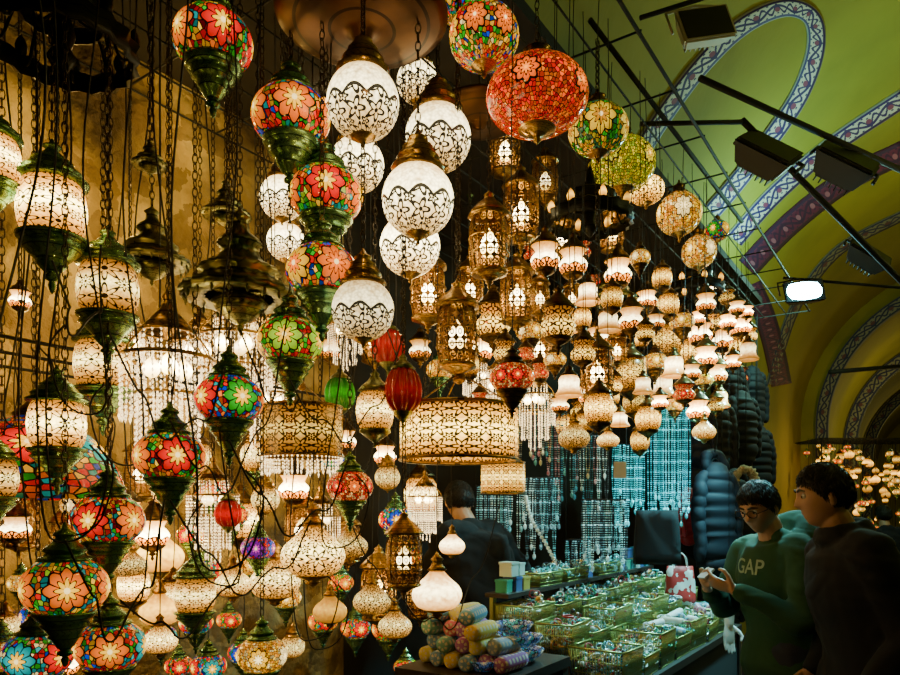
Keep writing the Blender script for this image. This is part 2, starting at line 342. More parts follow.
KIND['cage']=dict(parts=[
 ('frame',cage(),BRASS),
 ('panel',pm([(.41,-.72),(.49,-.3),(.47,.4),(.39,.66)],PANEL,24),PANEL),
 ('bulb',pm([(0,-.35),(.14,-.32),(.23,-.1),(.16,.12),(.05,.3),(0,.38)],G_BULB,14,sn=2),G_BULB),
 ('cap',pm([(.36,.64),(.52,.66),(.5,.72),(.44,.8),(.3,.95),(.18,1.05),(.1,1.16),(.13,1.2),(.04,1.27),(0,1.35)],BRASS,24,8,.12),BRASS),
 ('base_cup',pm([(0,-1.18),(.05,-1.1),(.03,-1.05),(.1,-1.0),(.07,-.96),(.3,-.84),(.46,-.78),(.46,-.72),(.3,-.72)],BRASS,24,8,.1),BRASS)],top=1.33)
def bellx(b):
    for i in range(20):
        a=2*pi*i/20; b.lathe([(0,-.06),(.012,-.04),(.016,-.01),(.004,.02)],6,M=Matrix.Translation((.47*cos(a),.47*sin(a),-.04)))
KIND['bell']=dict(parts=[
 ('canopy',pm([(.3,-.02),(.49,-.03),(.51,0),(.49,.05),(.38,.09),(.33,.13),(.32,.17),(.36,.19),(.34,.23),(.22,.29),(.17,.36),(.15,.42),(.2,.45),(.18,.49),(.09,.56),(.07,.66),(.1,.69),(.03,.75),(0,.8)],DGREEN,40,20,.07,extra=bellx),DGREEN),
 ('bowl',pm([(0,-.34),(.03,-.3),(.02,-.26),(.1,-.22),(.2,-.14),(.24,-.06),(.2,-.02)],DGREEN,24,8,.1),DGREEN)],top=.78)
KIND['dish']=dict(parts=[
 ('plate',pm([(0,-.12),(.05,-.11),(.07,-.07),(.12,-.06),(.28,-.045),(.44,-.005),(.5,.03),(.5,.05),(.43,.03),(.2,0),(.08,.02),(.05,.1),(.03,.2),(0,.24)],COPPER,48),COPPER)],top=.22)
def crown():
    b=MB()
    b.lathe([(.46,-.05),(.5,-.03),(.47,.03),(.5,.09),(.48,.11),(.44,.03),(.46,-.05)],36,18,.08)
    b.lathe([(.26,.2),(.3,.22),(.28,.27),(.3,.31),(.27,.33),(.24,.26),(.26,.2)],30,14,.08)
    for i in range(8):
        a=2*pi*i/8; x,y=cos(a),sin(a)
        b.tube(catmull([(x*.47,y*.47,.05),(x*.38,y*.38,.0),(x*.28,y*.28,.25),(x*.1,y*.1,.3),(x*.03,y*.03,.6)],4),.012,6)
    b.lathe([(0,-.2),(.04,-.15),(.1,-.08),(.06,0),(.09,.1),(.04,.3),(.06,.5),(.03,.62),(0,.7)],16)
    return b.mesh('crown',IRON)
_cup=MB().lathe([(.0,-.02),(.035,0),(.045,.05),(.03,.1),(.0,.14)],10).mesh('cup',G_AMBER)
KIND['crown']=dict(parts=[('frame',crown(),IRON)]+[('light_cup',_cup,G_AMBER,(.47*cos(2*pi*i/8),.47*sin(2*pi*i/8),.1)) for i in range(8)],top=.68)
def crystals(tiers,step,seglen):
    b=MB(); 
    for (R,z0,z1,n) in tiers:
        for i in range(n):
            a=2*pi*(i+.3*random.random())/n; x,y=R*cos(a),R*sin(a); z=z0; zz=z1+random.uniform(-.04,.04)
            while z>zz:
                h=step*.42; w=h*.6
                b.add([(x,y,z+h),(x+w,y,z),(x,y+w,z),(x-w,y,z),(x,y-w,z),(x,y,z-h)],[(0,1,2),(0,2,3),(0,3,4),(0,4,1),(5,2,1),(5,3,2),(5,4,3),(5,1,4)],[[(0,0)]*3]*8)
                z-=step
            h=step*.9;w=step*.32
            b.add([(x,y,z+h),(x+w,y,z),(x,y+w,z),(x-w,y,z),(x,y-w,z),(x,y,z-h)],[(0,1,2),(0,2,3),(0,3,4),(0,4,1),(5,2,1),(5,3,2),(5,4,3),(5,1,4)],[[(0,0)]*3]*8)
    return b.mesh('crystals',CRYS,smooth=False)
def chfr():
    b=MB(); b.ring((0,0,.4),.3,.02); b.ring((0,0,.1),.5,.025); b.ring((0,0,-.3),.34,.02)
    for i in range(6):
        a=2*pi*i/6; x,y=cos(a),sin(a); b.tube(catmull([(0,0,.75),(x*.28,y*.28,.42),(x*.5,y*.5,.1),(x*.34,y*.34,-.3)],4),.012,5)
    b.lathe([(.02,.3),(.12,.5),(.3,.42),(.1,.65),(.04,.75),(.07,.8),(0,.9)],20)
    return b.mesh('chfr',BRASS)
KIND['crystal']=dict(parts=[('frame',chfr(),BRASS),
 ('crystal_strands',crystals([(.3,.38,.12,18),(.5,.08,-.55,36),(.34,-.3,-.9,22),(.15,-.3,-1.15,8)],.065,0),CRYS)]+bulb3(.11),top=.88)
def drumf(h):
    b=MB(); b.ring((0,0,h/2),.5,.014,40); b.ring((0,0,-h/2),.5,.014,40)
    for i in range(3):
        a=2*pi*i/3+.4; b.tube([(.49*cos(a),.49*sin(a),-h/2),(.49*cos(a),.49*sin(a),h/2),(.03*cos(a),.03*sin(a),h/2+.28)],.007,5)
    b.lathe([(0,h/2+.2),(.05,h/2+.22),(.06,h/2+.27),(.02,h/2+.33),(0,h/2+.36)],14)
    return b.mesh('drumf',BRASS)
def drumk(h,mat,fr=False):
    pr=[('frame',drumf(h),BRASS),('shade',pm([(.5,-h/2),(.5,0),(.5,h/2)],mat,48),mat)]
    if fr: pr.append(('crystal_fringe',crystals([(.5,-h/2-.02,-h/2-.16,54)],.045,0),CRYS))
    pr+=bulb3(.05)
    return dict(parts=pr,top=h/2+.35)
KIND['drum']=drumk(.44,F_DRUM); KIND['drumx']=drumk(.62,F_DRUM2,True); KIND['drums']=drumk(.7,F_DRUM)
KIND['tiffany']=dict(parts=[('glass_shade',pm([(.5,-.22),(.49,-.15),(.42,.02),(.3,.16),(.14,.25),(.08,.27)],M_MULTI,40,sn=3),M_MULTI),
 ('cap',pm([(.1,.25),(.12,.28),(.06,.33),(.02,.38),(0,.4)],BRASS,16),BRASS)],top=.38)
KIND['redlan']=dict(parts=[('glass_shade',pm([(.25,-.62),(.45,-.4),(.5,-.05),(.42,.3),(.25,.5)],G_RED,60,10,.28,sn=3),G_RED),
 ('cap',pm([(.28,.46),(.36,.5),(.24,.62),(.1,.72),(.12,.78),(.03,.86),(0,.95)],DGREEN,16,8,.1),DGREEN),
 ('finial',pm([(0,-1.15),(.05,-1.0),(.03,-.9),(.12,-.8),(.28,-.68),(.3,-.6)],DGREEN,16),DGREEN)],top=.93)
_ch={}
def chain_mesh(L):
    n=max(2,int(round(L/.05)))
    if n not in _ch:
        b=MB(); LL=n*.05; k=max(2,int(LL/.025)); p=LL/k
        for i in range(k):
            zc=(i+.5)*p; pts=[]
            for j in range(8):
                a=2*pi*j/8; q=Vector((.0075*cos(a),0,p*.66*sin(a)+zc))
                if i%2: q=Vector((0,q.x,q.z))
                pts.append(q)
            b.tube(pts,.0019,4,closed=True)
        _ch[n]=b.mesh('chain',CHAIN)
    return _ch[n],n*.05
_co={}
def cord_mesh(L):
    n=max(2,int(round(L/.1)))
    if n not in _co:
        b=MB(); LL=n*.1; ph=random.random()*6
        b.tube([(.004*sin(ph+t*9)*(1 if 0<t<1 else 0),.004*cos(ph+t*7)*(1 if 0<t<1 else 0),t*LL) for t in [i/12 for i in range(13)]],.0018,5)
        _co[n]=b.mesh('cord',BLACK)
    return _co[n],n*.1
GZ=3.5
def lamp(kind,px,py,w,n=None,Y=None,mats=None,zs=1.,name='pendant_lamp',label='',hang='chain',group=None,ztop=None,rz=None):
    if Y is None: Y=Yn(px,n)
    pos=P(px,py,Y); s=w*Y/F; K=KIND[kind]
    r=root(name,pos,label,'lamp',group); rr=random.random()*6.28 if rz is None else rz
    for p in K['parts']:
        pn,me,dm=p[0],p[1],p[2]
        off=Matrix.Rotation(rr,3,'Z')@Vector(p[3])*s if len(p)>3 and isinstance(p[3],tuple) else (0,0,0)
        o=ob(pn,me,r,off); o.scale=(s,s,s*zs); o.rotation_euler=(0,0,rr)
        mm=None
        if mats: mm=mats.get(pn)
        if mm:
            o.material_slots[0].link='OBJECT'; o.material_slots[0].material=mm
    zt=(GZ if ztop is None else ztop); at=K['top']*s*zs
    if hang and zt-(pos.z+at)>.03:
        L=zt-(pos.z+at); me,ml=(chain_mesh if hang=='chain' else cord_mesh)(L)
        c=ob('chain' if hang=='chain' else 'cord',me,r,(0,0,at-.002)); c.scale=(1,1,(L+.002)/ml); c.rotation_euler=(0,0,rr)
    return r
LB='white filigree glass barrel lantern with green patinated cap and cup'
g='filigree barrel lanterns'
GS='glass_shade'
for x,y,w,n,m in [(52,210,64,-1.85,F_BARREL),(108,290,58,-1.85,F_BARREL3),(103,365,54,-2.1,F_BARREL),(57,425,54,-2.0,F_BARREL3),(-8,160,52,-1.9,F_BARREL),(-6,478,44,-2.05,F_BARREL3),(195,594,40,-1.8,F_BARREL)]:
    lamp('barrel',x,y,w,n,mats={GS:m},name='lantern',label=LB,group=g)
LM='mosaic glass globe lamp, %s medallions, green patinated metal cups'
for x,y,w,n,m,l in [(213,42,78,-1.75,M_RED,'red and green'),(291,118,78,-1.55,M_MULTI,'orange and turquoise'),(326,196,74,-1.5,M_ORY,'orange and yellow'),(322,272,72,-1.42,M_REDY,'yellow and red'),
  (290,342,66,-1.55,M_LIME,'lime and red'),(229,400,68,-1.6,M_MIX,'blue and red'),(170,457,70,-1.7,M_RED,'red and green'),(108,520,70,-1.8,M_RED,'red and yellow'),
  (65,587,82,-1.75,M_ORY,'large orange'),(110,646,68,-1.9,M_MULTI,'multicoloured'),(38,655,66,-2.05,M_BLUE,'blue'),(2,655,46,-2.2,M_AMBER,'amber'),(350,487,46,-1.55,M_BEAD,'coral red beaded'),(258,548,34,-1.9,M_PUR,'purple'),(262,655,50,-1.7,M_AMBER,'amber'),(232,515,32,-2.1,M_RED,'small red')]:
    lamp('mosaic',x,y,w,n,mats={GS:m},label=LM%l)
LG='round white crackle glass lamp with brass filigree lower half'
for x,y,w,n in [(363,103,72,-1.25),(438,138,66,-1.45),(418,200,72,-1.2),(357,165,54,-1.75),(363,310,62,-1.25),(410,246,60,-1.5),(282,198,44,-1.95),(286,242,38,-2.1),(418,82,42,-1.9)]:
    lamp('globe',x,y,w,n,label=LG,group='round crackle glass lamps')
for x,y,w,n,m,l,zs in [(537,97,102,-1.05,M_ORANGE,'large flattened orange-red mosaic glass globe lamp',.86),(484,37,70,-1.2,M_YOM,'round yellow-orange multicoloured mosaic glass globe lamp',1.1),(456,5,42,-1.5,M_GREEN,'green mosaic glass globe lamp',1),
   (598,130,60,-1.1,M_YEL,'mosaic globe lamp with yellow flowers on green',1.05),(622,165,66,-1.2,M_YG,'yellow-green bead mosaic globe lamp',1.),(679,214,44,-1.2,M_AMBER,'amber mosaic globe lamp',1.2),
   (699,252,34,-1.15,M_AMBER,'amber and white mosaic globe lamp',1.2),(717,231,24,-1.25,M_GREEN,'small turquoise mosaic globe lamp',1.1),(646,190,36,-1.3,F_BARREL2,'brown filigree globe lamp',1.),(571,92,36,-1.5,M_AMBER,'amber mosaic globe lamp',1.)]:
    lamp('ball',x,y,w,n,mats={GS:m},label=l,zs=zs)
for x,y,w,n in [(489,243,40,-1.3),(521,212,36,-1.5),(457,335,42,-1.35),(428,292,36,-1.6),(517,296,34,-1.45),(597,372,32,-1.1),(404,558,36,-1.4),(562,240,24,-1.7),(470,290,28,-1.9),(540,350,26,-1.7),(612,232,24,-1.5),(20,520,34,-2.4),(505,150,30,-1.8),(545,180,26,-1.8)]:
    lamp('cage',x,y,w,n,name='lantern',label='pierced brass cage lantern with a candle bulb inside',group='brass cage lanterns')
lamp('minibarrel',375,410,38,-1.5,mats={GS:F_BARREL,'cap':DGREEN,'finial':DGREEN},name='lantern',label='slim filigree glass lantern with dark metal ends')
lamp('redlan',403,388,34,-1.4,name='lantern',label='ribbed red glass lantern with dark metal cap',zs=1.15)
lamp('redlan',340,392,28,-1.7,mats={GS:G_GREEN},name='lantern',label='ribbed green glass lantern with dark metal cap')
lamp('redlan',388,345,30,-1.9,name='lantern',label='small ribbed red glass lantern')
lamp('redlan',228,512,24,-1.9,name='lantern',label='small ribbed red glass lantern')
lamp('drum',459,434,118,-1.35,name='drum_lamp',label='wide round filigree metal drum lamp glowing warm',hang='chain')
lamp('drumx',302,432,80,-1.75,name='drum_lamp',label='filigree drum lamp with crystal fringe')
lamp('drums',503,478,44,-1.75,name='drum_lamp',label='small filigree metal drum lamp')
for x,y,w,n in [(168,368,88,-1.95),(236,345,70,-2.15),(200,352,54,-2.5),(213,500,50,-2.0),(535,400,40,-2.0),(498,385,36,-2.1),(478,376,30,-2.3),(345,330,34,-2.3),(268,400,50,-2.4),(130,345,44,-2.6),(320,520,40,-2.2),(425,500,34,-2.0)]:
    lamp('crystal',x,y,w,n,name='crystal_chandelier',label='brass chandelier hung with cut crystal strands and bulbs',group='crystal chandeliers')
lamp('dish',362,22,172,-1.35,name='hanging_dish',label='large round dark copper dish hung flat on a chain')
lamp('dish',480,118,96,-1.55,name='hanging_dish',label='dark brass dish hung flat among the lamps')
for x,y,w,n in [(240,296,112,-1.75),(152,262,72,-2.1),(226,215,46,-2.2),(150,165,34,-2.0),(610,300,52,-1.6)]:
    lamp('bell',x,y,w,n,name='tiered_canopy_lamp',label='tiered dark green metal canopy with scalloped rim and drops',group='tiered metal canopies')
lamp('crown',62,48,140,-1.9,name='crown_chandelier',label='black wrought metal crown chandelier with scalloped ring',mats={'light_cup':IRON})
lamp('crown',590,222,84,-1.25,name='crown_chandelier',label='black iron crown chandelier with small light cups')
lamp('crown',694,292,58,-1.3,name='crown_chandelier',label='black iron crown chandelier with small light cups')
lamp('tiffany',34,462,170,-2.3,name='pendant_lamp',label='wide stained mosaic glass bell shade in many colours')
for x,y,w,n,m,l in [(313,553,64,-1.75,F_GLOBE2,'white filigree'),(275,580,50,-1.9,F_GLOBE2,'white filigree'),(437,592,50,-1.45,G_WARM,'white blown'),(372,600,38,-1.8,F_GLOBE2,'white filigree'),(160,610,40,-2.2,G_AMBER,'amber'),(350,545,36,-1.9,F_GLOBE2,'white filigree'),(233,583,36,-2.0,F_GLOBE2,'white filigree'),(130,565,34,-2.2,F_GLOBE2,'white filigree'),(395,625,34,-1.7,F_GLOBE2,'white filigree'),(160,555,46,-2.4,G_GOLD,'large glowing'),(330,610,34,-2.0,G_AMBER,'amber'),(160,640,34,-2.0,F_GLOBE2,'white filigree'),(452,545,26,-1.75,G_WARM,'small white blown')]:
    lamp('teardrop',x,y,w,n,mats={GS:m},label=l+' glass teardrop lamp with brass collar',hang='cord',zs=.82)
SM=[(545,258,34,0),(573,263,32,0),(618,273,30,0),(588,292,26,6),(558,324,42,1),(493,322,42,1),(608,320,28,6),(631,320,28,0),(647,300,24,0),(668,305,24,2),(512,378,46,3),(569,384,32,6),(631,374,30,2),(599,338,26,0),(583,352,26,1),(668,340,28,2),(700,334,28,0),(723,340,24,0),(741,327,22,0),(748,350,22,6),(737,345,20,1),(690,352,24,2),(706,357,24,0),(717,374,24,0),(737,377,22,4),(663,384,26,6),(684,393,24,4),(698,410,24,0),(720,398,22,6),(716,405,18,1),(574,437,32,5),(599,408,28,2),(648,418,24,2),(634,402,24,2),(704,431,22,5),(714,290,18,0),(737,308,18,0),(727,297,18,1),(692,283,20,7),(706,303,20,0),(682,322,24,7),(655,362,24,7),(645,333,22,1),(725,358,20,0),(612,298,22,2),(530,332,26,7),(505,352,24,1),(540,298,24,8),(640,258,22,7),(662,278,20,2),(674,365,24,6),(617,350,24,8),(582,318,20,2),(572,298,20,8),(656,322,20,0),(643,384,22,6),(612,385,22,1),(704,380,20,7),(692,372,18,0),(728,322,18,0),(750,335,16,1),(746,312,15,0),(733,362,16,0),(588,395,22,0),(555,360,22,7),(540,372,20,4),(526,355,18,4),(620,418,22,6),(585,422,20,2),(560,405,20,0),(675,405,20,7),(660,402,18,0),(714,322,16,1),(699,318,16,0),(480,400,20,4),(470,365,20,2),(608,440,24,5),(640,440,20,2)]
sk=[('cup',F_SMALL,'small white glass cup lamp with brown patterned bowl'),('cup',F_SMALL2,'small bowl lamp with dark brown pattern'),('minibarrel',F_BARREL2,'small filigree brass lantern hanging in a cluster'),('mosaic',M_BEAD,'small red and white beaded mosaic lamp'),('cup',M_BEAD,'small orange-red beaded glass cup lamp'),('teardrop',F_GLOBE2,'small white filigree glass drop lamp'),('tulip',G_WARM,'small frosted tulip shade with brass cap'),('mosaic',M_AMBER,'small amber mosaic glass lamp with brass cups'),('cage',None,'small pierced brass lantern with bulb')]
for i,(x,y,w,k) in enumerate(SM):
    kd,m,l=sk[k]
    lamp(kd,x,y,w*(.98 if k!=8 else .8)*random.uniform(.92,1.08),n=-1.0-.55*random.random() if x>500 else -1.5-.3*random.random(),mats=None if k==8 else ({GS:m} if kd!='mosaic' else {GS:m,'cap':DBRASS,'base_cup':DBRASS}),label=l,hang='cord',group='cluster of small hanging lamps',zs=(1.,.8)[kd=='teardrop']*random.uniform(.85,1.1))
for i in range(16):
    x=random.uniform(520,745); y=random.uniform(max(250,250+(x-600)*.4),430)
    kd,m,l=sk[random.choice([1,1,2,2,4,6])]
    lamp(kd,x,y,max(12,36-(x-450)*.08)*random.uniform(.6,.8),n=random.uniform(-2.3,-1.7),mats={GS:m},label=l,hang='cord',group='cluster of small hanging lamps')
FK=[('mosaic',M_MULTI,'mosaic glass globe lamp with green metal cups'),('mosaic',M_RED,'red mosaic glass globe lamp with metal cups'),('mosaic',M_BLUE,'blue mosaic glass globe lamp with metal cups'),('cup',F_SMALL,'patterned white glass cup lamp'),('globe',F_GLOBE2,'round filigree glass lamp with brass cap'),('minibarrel',F_BARREL,'filigree glass lantern with brass ends'),('mosaic',M_AMBER,'amber mosaic globe lamp'),('cage',None,'brass cage lantern with bulb'),('mosaic',M_ORY,'orange mosaic globe lamp with metal cups')]
RN=(-2.2,-2.42,-2.66); RZL=2.12
for q in RN:
    b=MB().tube([C(-1.6,q,RZL),C(3.4,q,RZL)],.006,6)
    for D in (-1.5,.9,3.3): b.tube([C(D,q,RZL),C(D,q,GZ)],.003,4)
    ob('hanging_rail',b.mesh('rail',RODM),label='thin dark metal rail that the deep lamp rows hang from',cat='rail',group='low hanging rails')
pts=[]
for i in range(500):
    x=random.uniform(0,425);y=random.uniform(455,668)
    if all((x-a)**2+((y-b)*.8)**2>29**2 for a,b in pts): pts.append((x,y))
for i,(x,y) in enumerate(pts):
    kd,m,l=random.choice(FK)
    lamp(kd,x,y,random.uniform(24,36),n=random.choice(RN),mats={GS:m} if m else None,label=l,hang='cord',group='lamps hanging deep in the shop',ztop=RZL)
for x,y in [(255,455),(345,440),(385,455),(330,350),(440,370),(480,350),(20,300),(265,330),(375,340),(420,350),(470,180),(540,230),(330,110),(560,190),(590,260)]:
    kd,m,l=random.choice(FK[3:8])
    lamp(kd,x,y,random.uniform(22,30),n=-2.5,mats={GS:m} if m else None,label=l,hang='cord',group='lamps hanging deep in the shop')
for i in range(22):
    x=[12,30,48,60,75,122,133,145,160,185,205,230,262,300,335,350,392,430,95,20,470,315][i]; n=random.uniform(-2.2,-1.35); Y=Yn(x,n)
    p0=P(x,0,Y); p0.z=GZ; ze=P(x,random.uniform(380,640),Y).z; q=[]; ph=random.random()*6; am=random.uniform(.02,.07)
    for k in range(11):
        t=k/10; q.append(Vector((p0.x+am*sin(ph+t*9)*t,p0.y+.03*cos(ph+t*5)*t,GZ*(1-t)+ze*t)))
    s_=random.choice((-1,1)); q.append(q[-1]+Vector((.05*s_,0,-.03))); q.append(q[-1]+Vector((.06*s_,0,.04))); q.append(q[-1]+Vector((.03*s_,0,.12))); q.append(q[-1]+Vector((-.04*s_,0,.06)))
    ob('power_cable',MB().tube(catmull(q,4),.0026,5).mesh('cable',BLACK),label='loose black power cable dangling between lamps',cat='cable',group='dangling power cables')
for (x0,y0,x1,y1,dr) in [(108,330,229,370,60),(170,420,290,320,90),(290,380,403,340,70),(363,350,459,400,40),(229,440,350,460,60),(65,540,170,500,70),(170,500,313,520,60),(350,520,437,560,60),(52,260,108,250,50),(240,330,302,400,30),(404,600,500,500,80),(120,600,258,520,50)]:
    n=random.uniform(-1.6,-1.3); a=P(x0,y0,Yn(x0,n)); c=P(x1,y1,Yn(x1,n)); q=[]
    for k in range(13):
        t=k/12; p=a.lerp(c,t); p.z-=dr/F*2.2*4*t*(1-t)*(1+.15*sin(t*17)); p.y+=.03*sin(t*11); q.append(p)
    ob('power_cable',MB().tube(catmull(q,3),.0026,5).mesh('cable',BLACK),label='black cable looped loosely from lamp to lamp',cat='cable',group='looped power cables')
# ---------------------------------------------------------------- setting
def m_stucco():
    t=NT('warm_stucco'); n1=t.noise(2.2,10); n2=t.noise(7,10); n3=t.noise(5,6)
    c=t.ramp(t.m('MULTIPLY_ADD',n1,3.,-1.),[(.06,.035,.007),(.28,.19,.05),(.58,.43,.14)],False)
    c=t.mix(t.m('MULTIPLY',t.m('GREATER_THAN',n3,.54),.6),c,(.09,.05,.010))
    t.bump(n2,1.,.08); return t.P(Base_Color=c,Roughness=.85)
def m_vault():
    t=NT('ochre_painted_plaster'); n1=t.noise(.9,6); c=t.ramp(n1,[(.10,.085,.008),(.26,.22,.018),(.38,.31,.03)],False); t.bump(t.noise(9,4),.25,.02); return t.P(Base_Color=c,Roughness=.8)
STUC=m_stucco(); VAULT=m_vault(); DARKW=m_plain('dark_shade_wall',(.008,.005,.003),.9)  # near-black wall colour stands in for the deep shade inside the shop
def slab(name,a,b,c,d,mat,th=.05,kind='structure'):
    a,b,c,d=[Vector(q) for q in(a,b,c,d)]; nrm=(b-a).cross(d-a).normalized()*th
    vs=[a,b,c,d,a-nrm,b-nrm,c-nrm,d-nrm]; fs=[(0,1,2,3),(7,6,5,4),(4,5,1,0),(5,6,2,1),(6,7,3,2),(7,4,0,3)]
    o=ob(name,MB().add(vs,fs).mesh(name,mat,smooth=False)); o['kind']=kind; return o
DE=7.6
slab('floor',C(-4,-3,0),C(-4,3.3,0),C(30,3.3,0),C(30,-3,0),m_plain('stone_floor',(.12,.11,.09),.5),.1)
slab('wall_back',C(-4,-3,0),C(3.2,-3,0),C(3.2,-3,3.75),C(-4,-3,3.75),STUC)
slab('wall_shop',C(3.2,-3,0),C(DE,-3,0),C(DE,-3,3.75),C(3.2,-3,3.75),DARKW)
slab('wall_end',C(DE,-3,0),C(DE,-1.9,0),C(DE,-1.9,3.75),C(DE,-3,3.75),DARKW)
slab('wall_left',C(DE,-1.9,0),C(13.7,-1.9,0),C(13.7,-1.9,3.05),C(DE,-1.9,3.05),VAULT)
slab('wall_right',C(30,3.3,0),C(-4,3.3,0),C(-4,3.3,3.05),C(30,3.3,3.05),VAULT)
slab('ceiling_shop',C(-4,-1.4,3.75),C(-4,-3,3.75),C(DE,-3,3.75),C(DE,-1.4,3.75),DARKW,-.06)
N0=.7;R0=2.6;ZS=3.05
def vault(name,D0,D1,R,phi0,mat):
    b=MB();vs=[];fs=[];na=40;nd=int((D1-D0)/.5)+1
    for i in range(na+1):
        ph=phi0+(pi-phi0)*i/na
        for j in range(nd+1): vs.append(C(D0+(D1-D0)*j/nd,N0-R*cos(ph),ZS+R*sin(ph)))
    for i in range(na):
        for j in range(nd): fs.append((i*(nd+1)+j,i*(nd+1)+j+1,(i+1)*(nd+1)+j+1,(i+1)*(nd+1)+j))
    o=ob(name,b.add(vs,fs).mesh(name,mat)); o['kind']='structure'; return o
vault('ceiling',-4,DE,R0,.29,VAULT); vault('ceiling_corridor',DE,13.7,R0,0,VAULT); vault('ceiling_far',13.9,30,2.35,0,VAULT)
slab('wall_far_end',C(30,-3,0),C(30,3.3,0),C(30,3.3,6),C(30,-3,6),VAULT)
slab('wall_far_left',C(13.9,-1.65,0),C(30,-1.65,0),C(30,-1.65,3.05),C(13.9,-1.65,3.05),VAULT)
def m_band(name,c1,c2,c3,f=16.):
    t=NT(name); u,v=t.uv(); w=t.m('MULTIPLY',u,f)
    b=t.m('SUBTRACT',v,.5)
    l=t.m('LESS_THAN',t.m('ABSOLUTE',t.m('SUBTRACT',b,t.m('MULTIPLY',t.m('SINE',w),.22))),.07)
    l2=t.m('LESS_THAN',t.m('ABSOLUTE',t.m('ADD',b,t.m('MULTIPLY',t.m('SINE',t.m('MULTIPLY',w,3.)),.20))),.07)
    l3=t.m('GREATER_THAN',t.m('MULTIPLY',t.m('SINE',t.m('MULTIPLY',w,5.)),t.m('SINE',t.m('MULTIPLY',b,26.))),.62)
    a=t.m('SUBTRACT',t.m('FRACT',t.m('DIVIDE',w,pi)),.5); r=t.m('SQRT',t.m('ADD',t.m('MULTIPLY',a,a),t.m('MULTIPLY',b,b)))
    d=t.m('LESS_THAN',r,.13); e=t.m('GREATER_THAN',t.m('ABSOLUTE',b),.34); e2=t.m('GREATER_THAN',t.m('ABSOLUTE',b),.46)
    c=t.mix(t.m('MAXIMUM',t.m('MAXIMUM',l,l2),l3),c1,c2); c=t.mix(d,c,c3); c=t.mix(e,c,c2); c=t.mix(e2,c,tuple(x*.5 for x in c1))
    return t.P(Base_Color=c,Roughness=.7)
BAND=m_band('painted_arabesque_band',(.52,.50,.46),(.025,.008,.12),(.2,.03,.10)); BANDR=m_band('painted_red_band',(.11,.010,.06),(.03,.005,.05),(.30,.10,.18)); BANDD=m_band('painted_blue_edge_band',(.22,.21,.15),(.02,.025,.08),(.12,.04,.06),10.)
def archwall(name,D,Ri,Ro,th,mat):
    vs=[];fs=[];uvs=[];pts=[(N0-Ri,0,N0-Ro,0)]
    for i in range(41):
        a=pi*i/40; pts.append((N0-Ri*cos(a),ZS+Ri*sin(a),N0-Ro*cos(a),ZS+Ro*sin(a)))
    pts.append((N0+Ri,0,N0+Ro,0))
    for a,b,c,d in pts:
        for dd in (0,th): vs+= [C(D+dd,a,b),C(D+dd,c,d)]
    u=0
    for i in range(len(pts)-1):
        o=i*4;q=o+4; u2=u+math.hypot(pts[i+1][0]-pts[i][0],pts[i+1][1]-pts[i][1])
        for f in [(o,o+1,q+1,q),(o+2,q+2,q+3,o+3),(o,q,q+2,o+2),(o+1,o+3,q+3,q+1)]:
            fs.append(f)
            uvs.append([((u if (x-o)<4 else u2),(x-o)%2) for x in f])
        u=u2
    o=ob(name,MB().add(vs,fs,uvs).mesh(name,mat,smooth=False)); o['kind']='structure'
archwall('wall_arch',13.7,2.2,2.62,.4,VAULT); archwall('trim_1',13.62,2.16,2.36,.1,BANDD)
archwall('trim_2',18,2.05,2.33,.15,BANDD); archwall('trim_3',23,2.05,2.33,.15,BANDD)
def vray(px,py,R=R0-.015):
    d=Vector(((px-450)/F,1,(YH-py)/F)); dn=d.dot(nv); dz=d.z; h=CZ-ZS
    A=dn*dn+dz*dz;B=2*(-dn*N0+dz*h);Cc=N0*N0+h*h-R*R
    t=(-B+sqrt(max(B*B-4*A*Cc,0)))/(2*A); return d*t+Vector((0,0,CZ))
def band(pts,hw,mat,i):
    q=catmull([(a,b,0) for a,b in pts],8); vs=[];fs=[];uvs=[]; K=4; L=0; Ls=[]
    for j,p in enumerate(q):
        t=(q[min(j+1,len(q)-1)]-q[max(j-1,0)]).normalized(); nn=Vector((-t.y,t.x,0))
        row=[vray(*(p+nn*(hw*(2*k/K-1))).xy) for k in range(K+1)]
        if j: L+=(row[2]-vs[-3]).length
        Ls.append(L); vs+=row
    for j in range(len(q)-1):
        for k in range(K):
            fs.append((j*5+k,j*5+k+1,(j+1)*5+k+1,(j+1)*5+k)); uvs.append([(Ls[j],k/K),(Ls[j],(k+1)/K),(Ls[j+1],(k+1)/K),(Ls[j+1],k/K)])
    o=ob('trim_%d'%i,MB().add(vs,fs,uvs).mesh('band',mat)); o['kind']='structure'
    md=o.modifiers.new('s','SOLIDIFY'); md.thickness=.02
band([(636,160),(668,110),(705,62),(745,25),(785,8),(812,18),(816,50),(800,95),(770,140),(735,185),(712,212)],9,BAND,4)
band([(735,240),(775,195),(830,148),(905,98)],9,BAND,5)
band([(748,268),(790,225),(845,182),(905,152)],11,BANDR,6)
band([(772,385),(782,345),(800,300),(840,250),(905,215)],5,BANDD,7)
band([(752,285),(765,315),(775,350),(782,385)],10,BANDR,8)
b=MB()
nn=-2.95
while nn<=-1.1: b.tube([C(-2,nn,GZ+.004),C(7.4,nn,GZ+.004)],.005,5); nn+=.2
b.tube([C(-2,-.95,GZ+.004),C(7.4,-.95,GZ+.004)],.008,6)
D=-2
while D<=7.4: b.tube([C(D,-2.95,GZ+.010),C(D,-.94,GZ+.010)],.005,5); D+=.47
for D in (-1.5,1,3.5,6,7.3):
    for q in (-1.5,-2.8): b.tube([C(D,q,GZ),C(D,q,3.75)],.008,5)
ob('hanging_grid',b.mesh('grid',RODM),label='dark metal wire grid the lamps hang from',cat='ceiling grid')
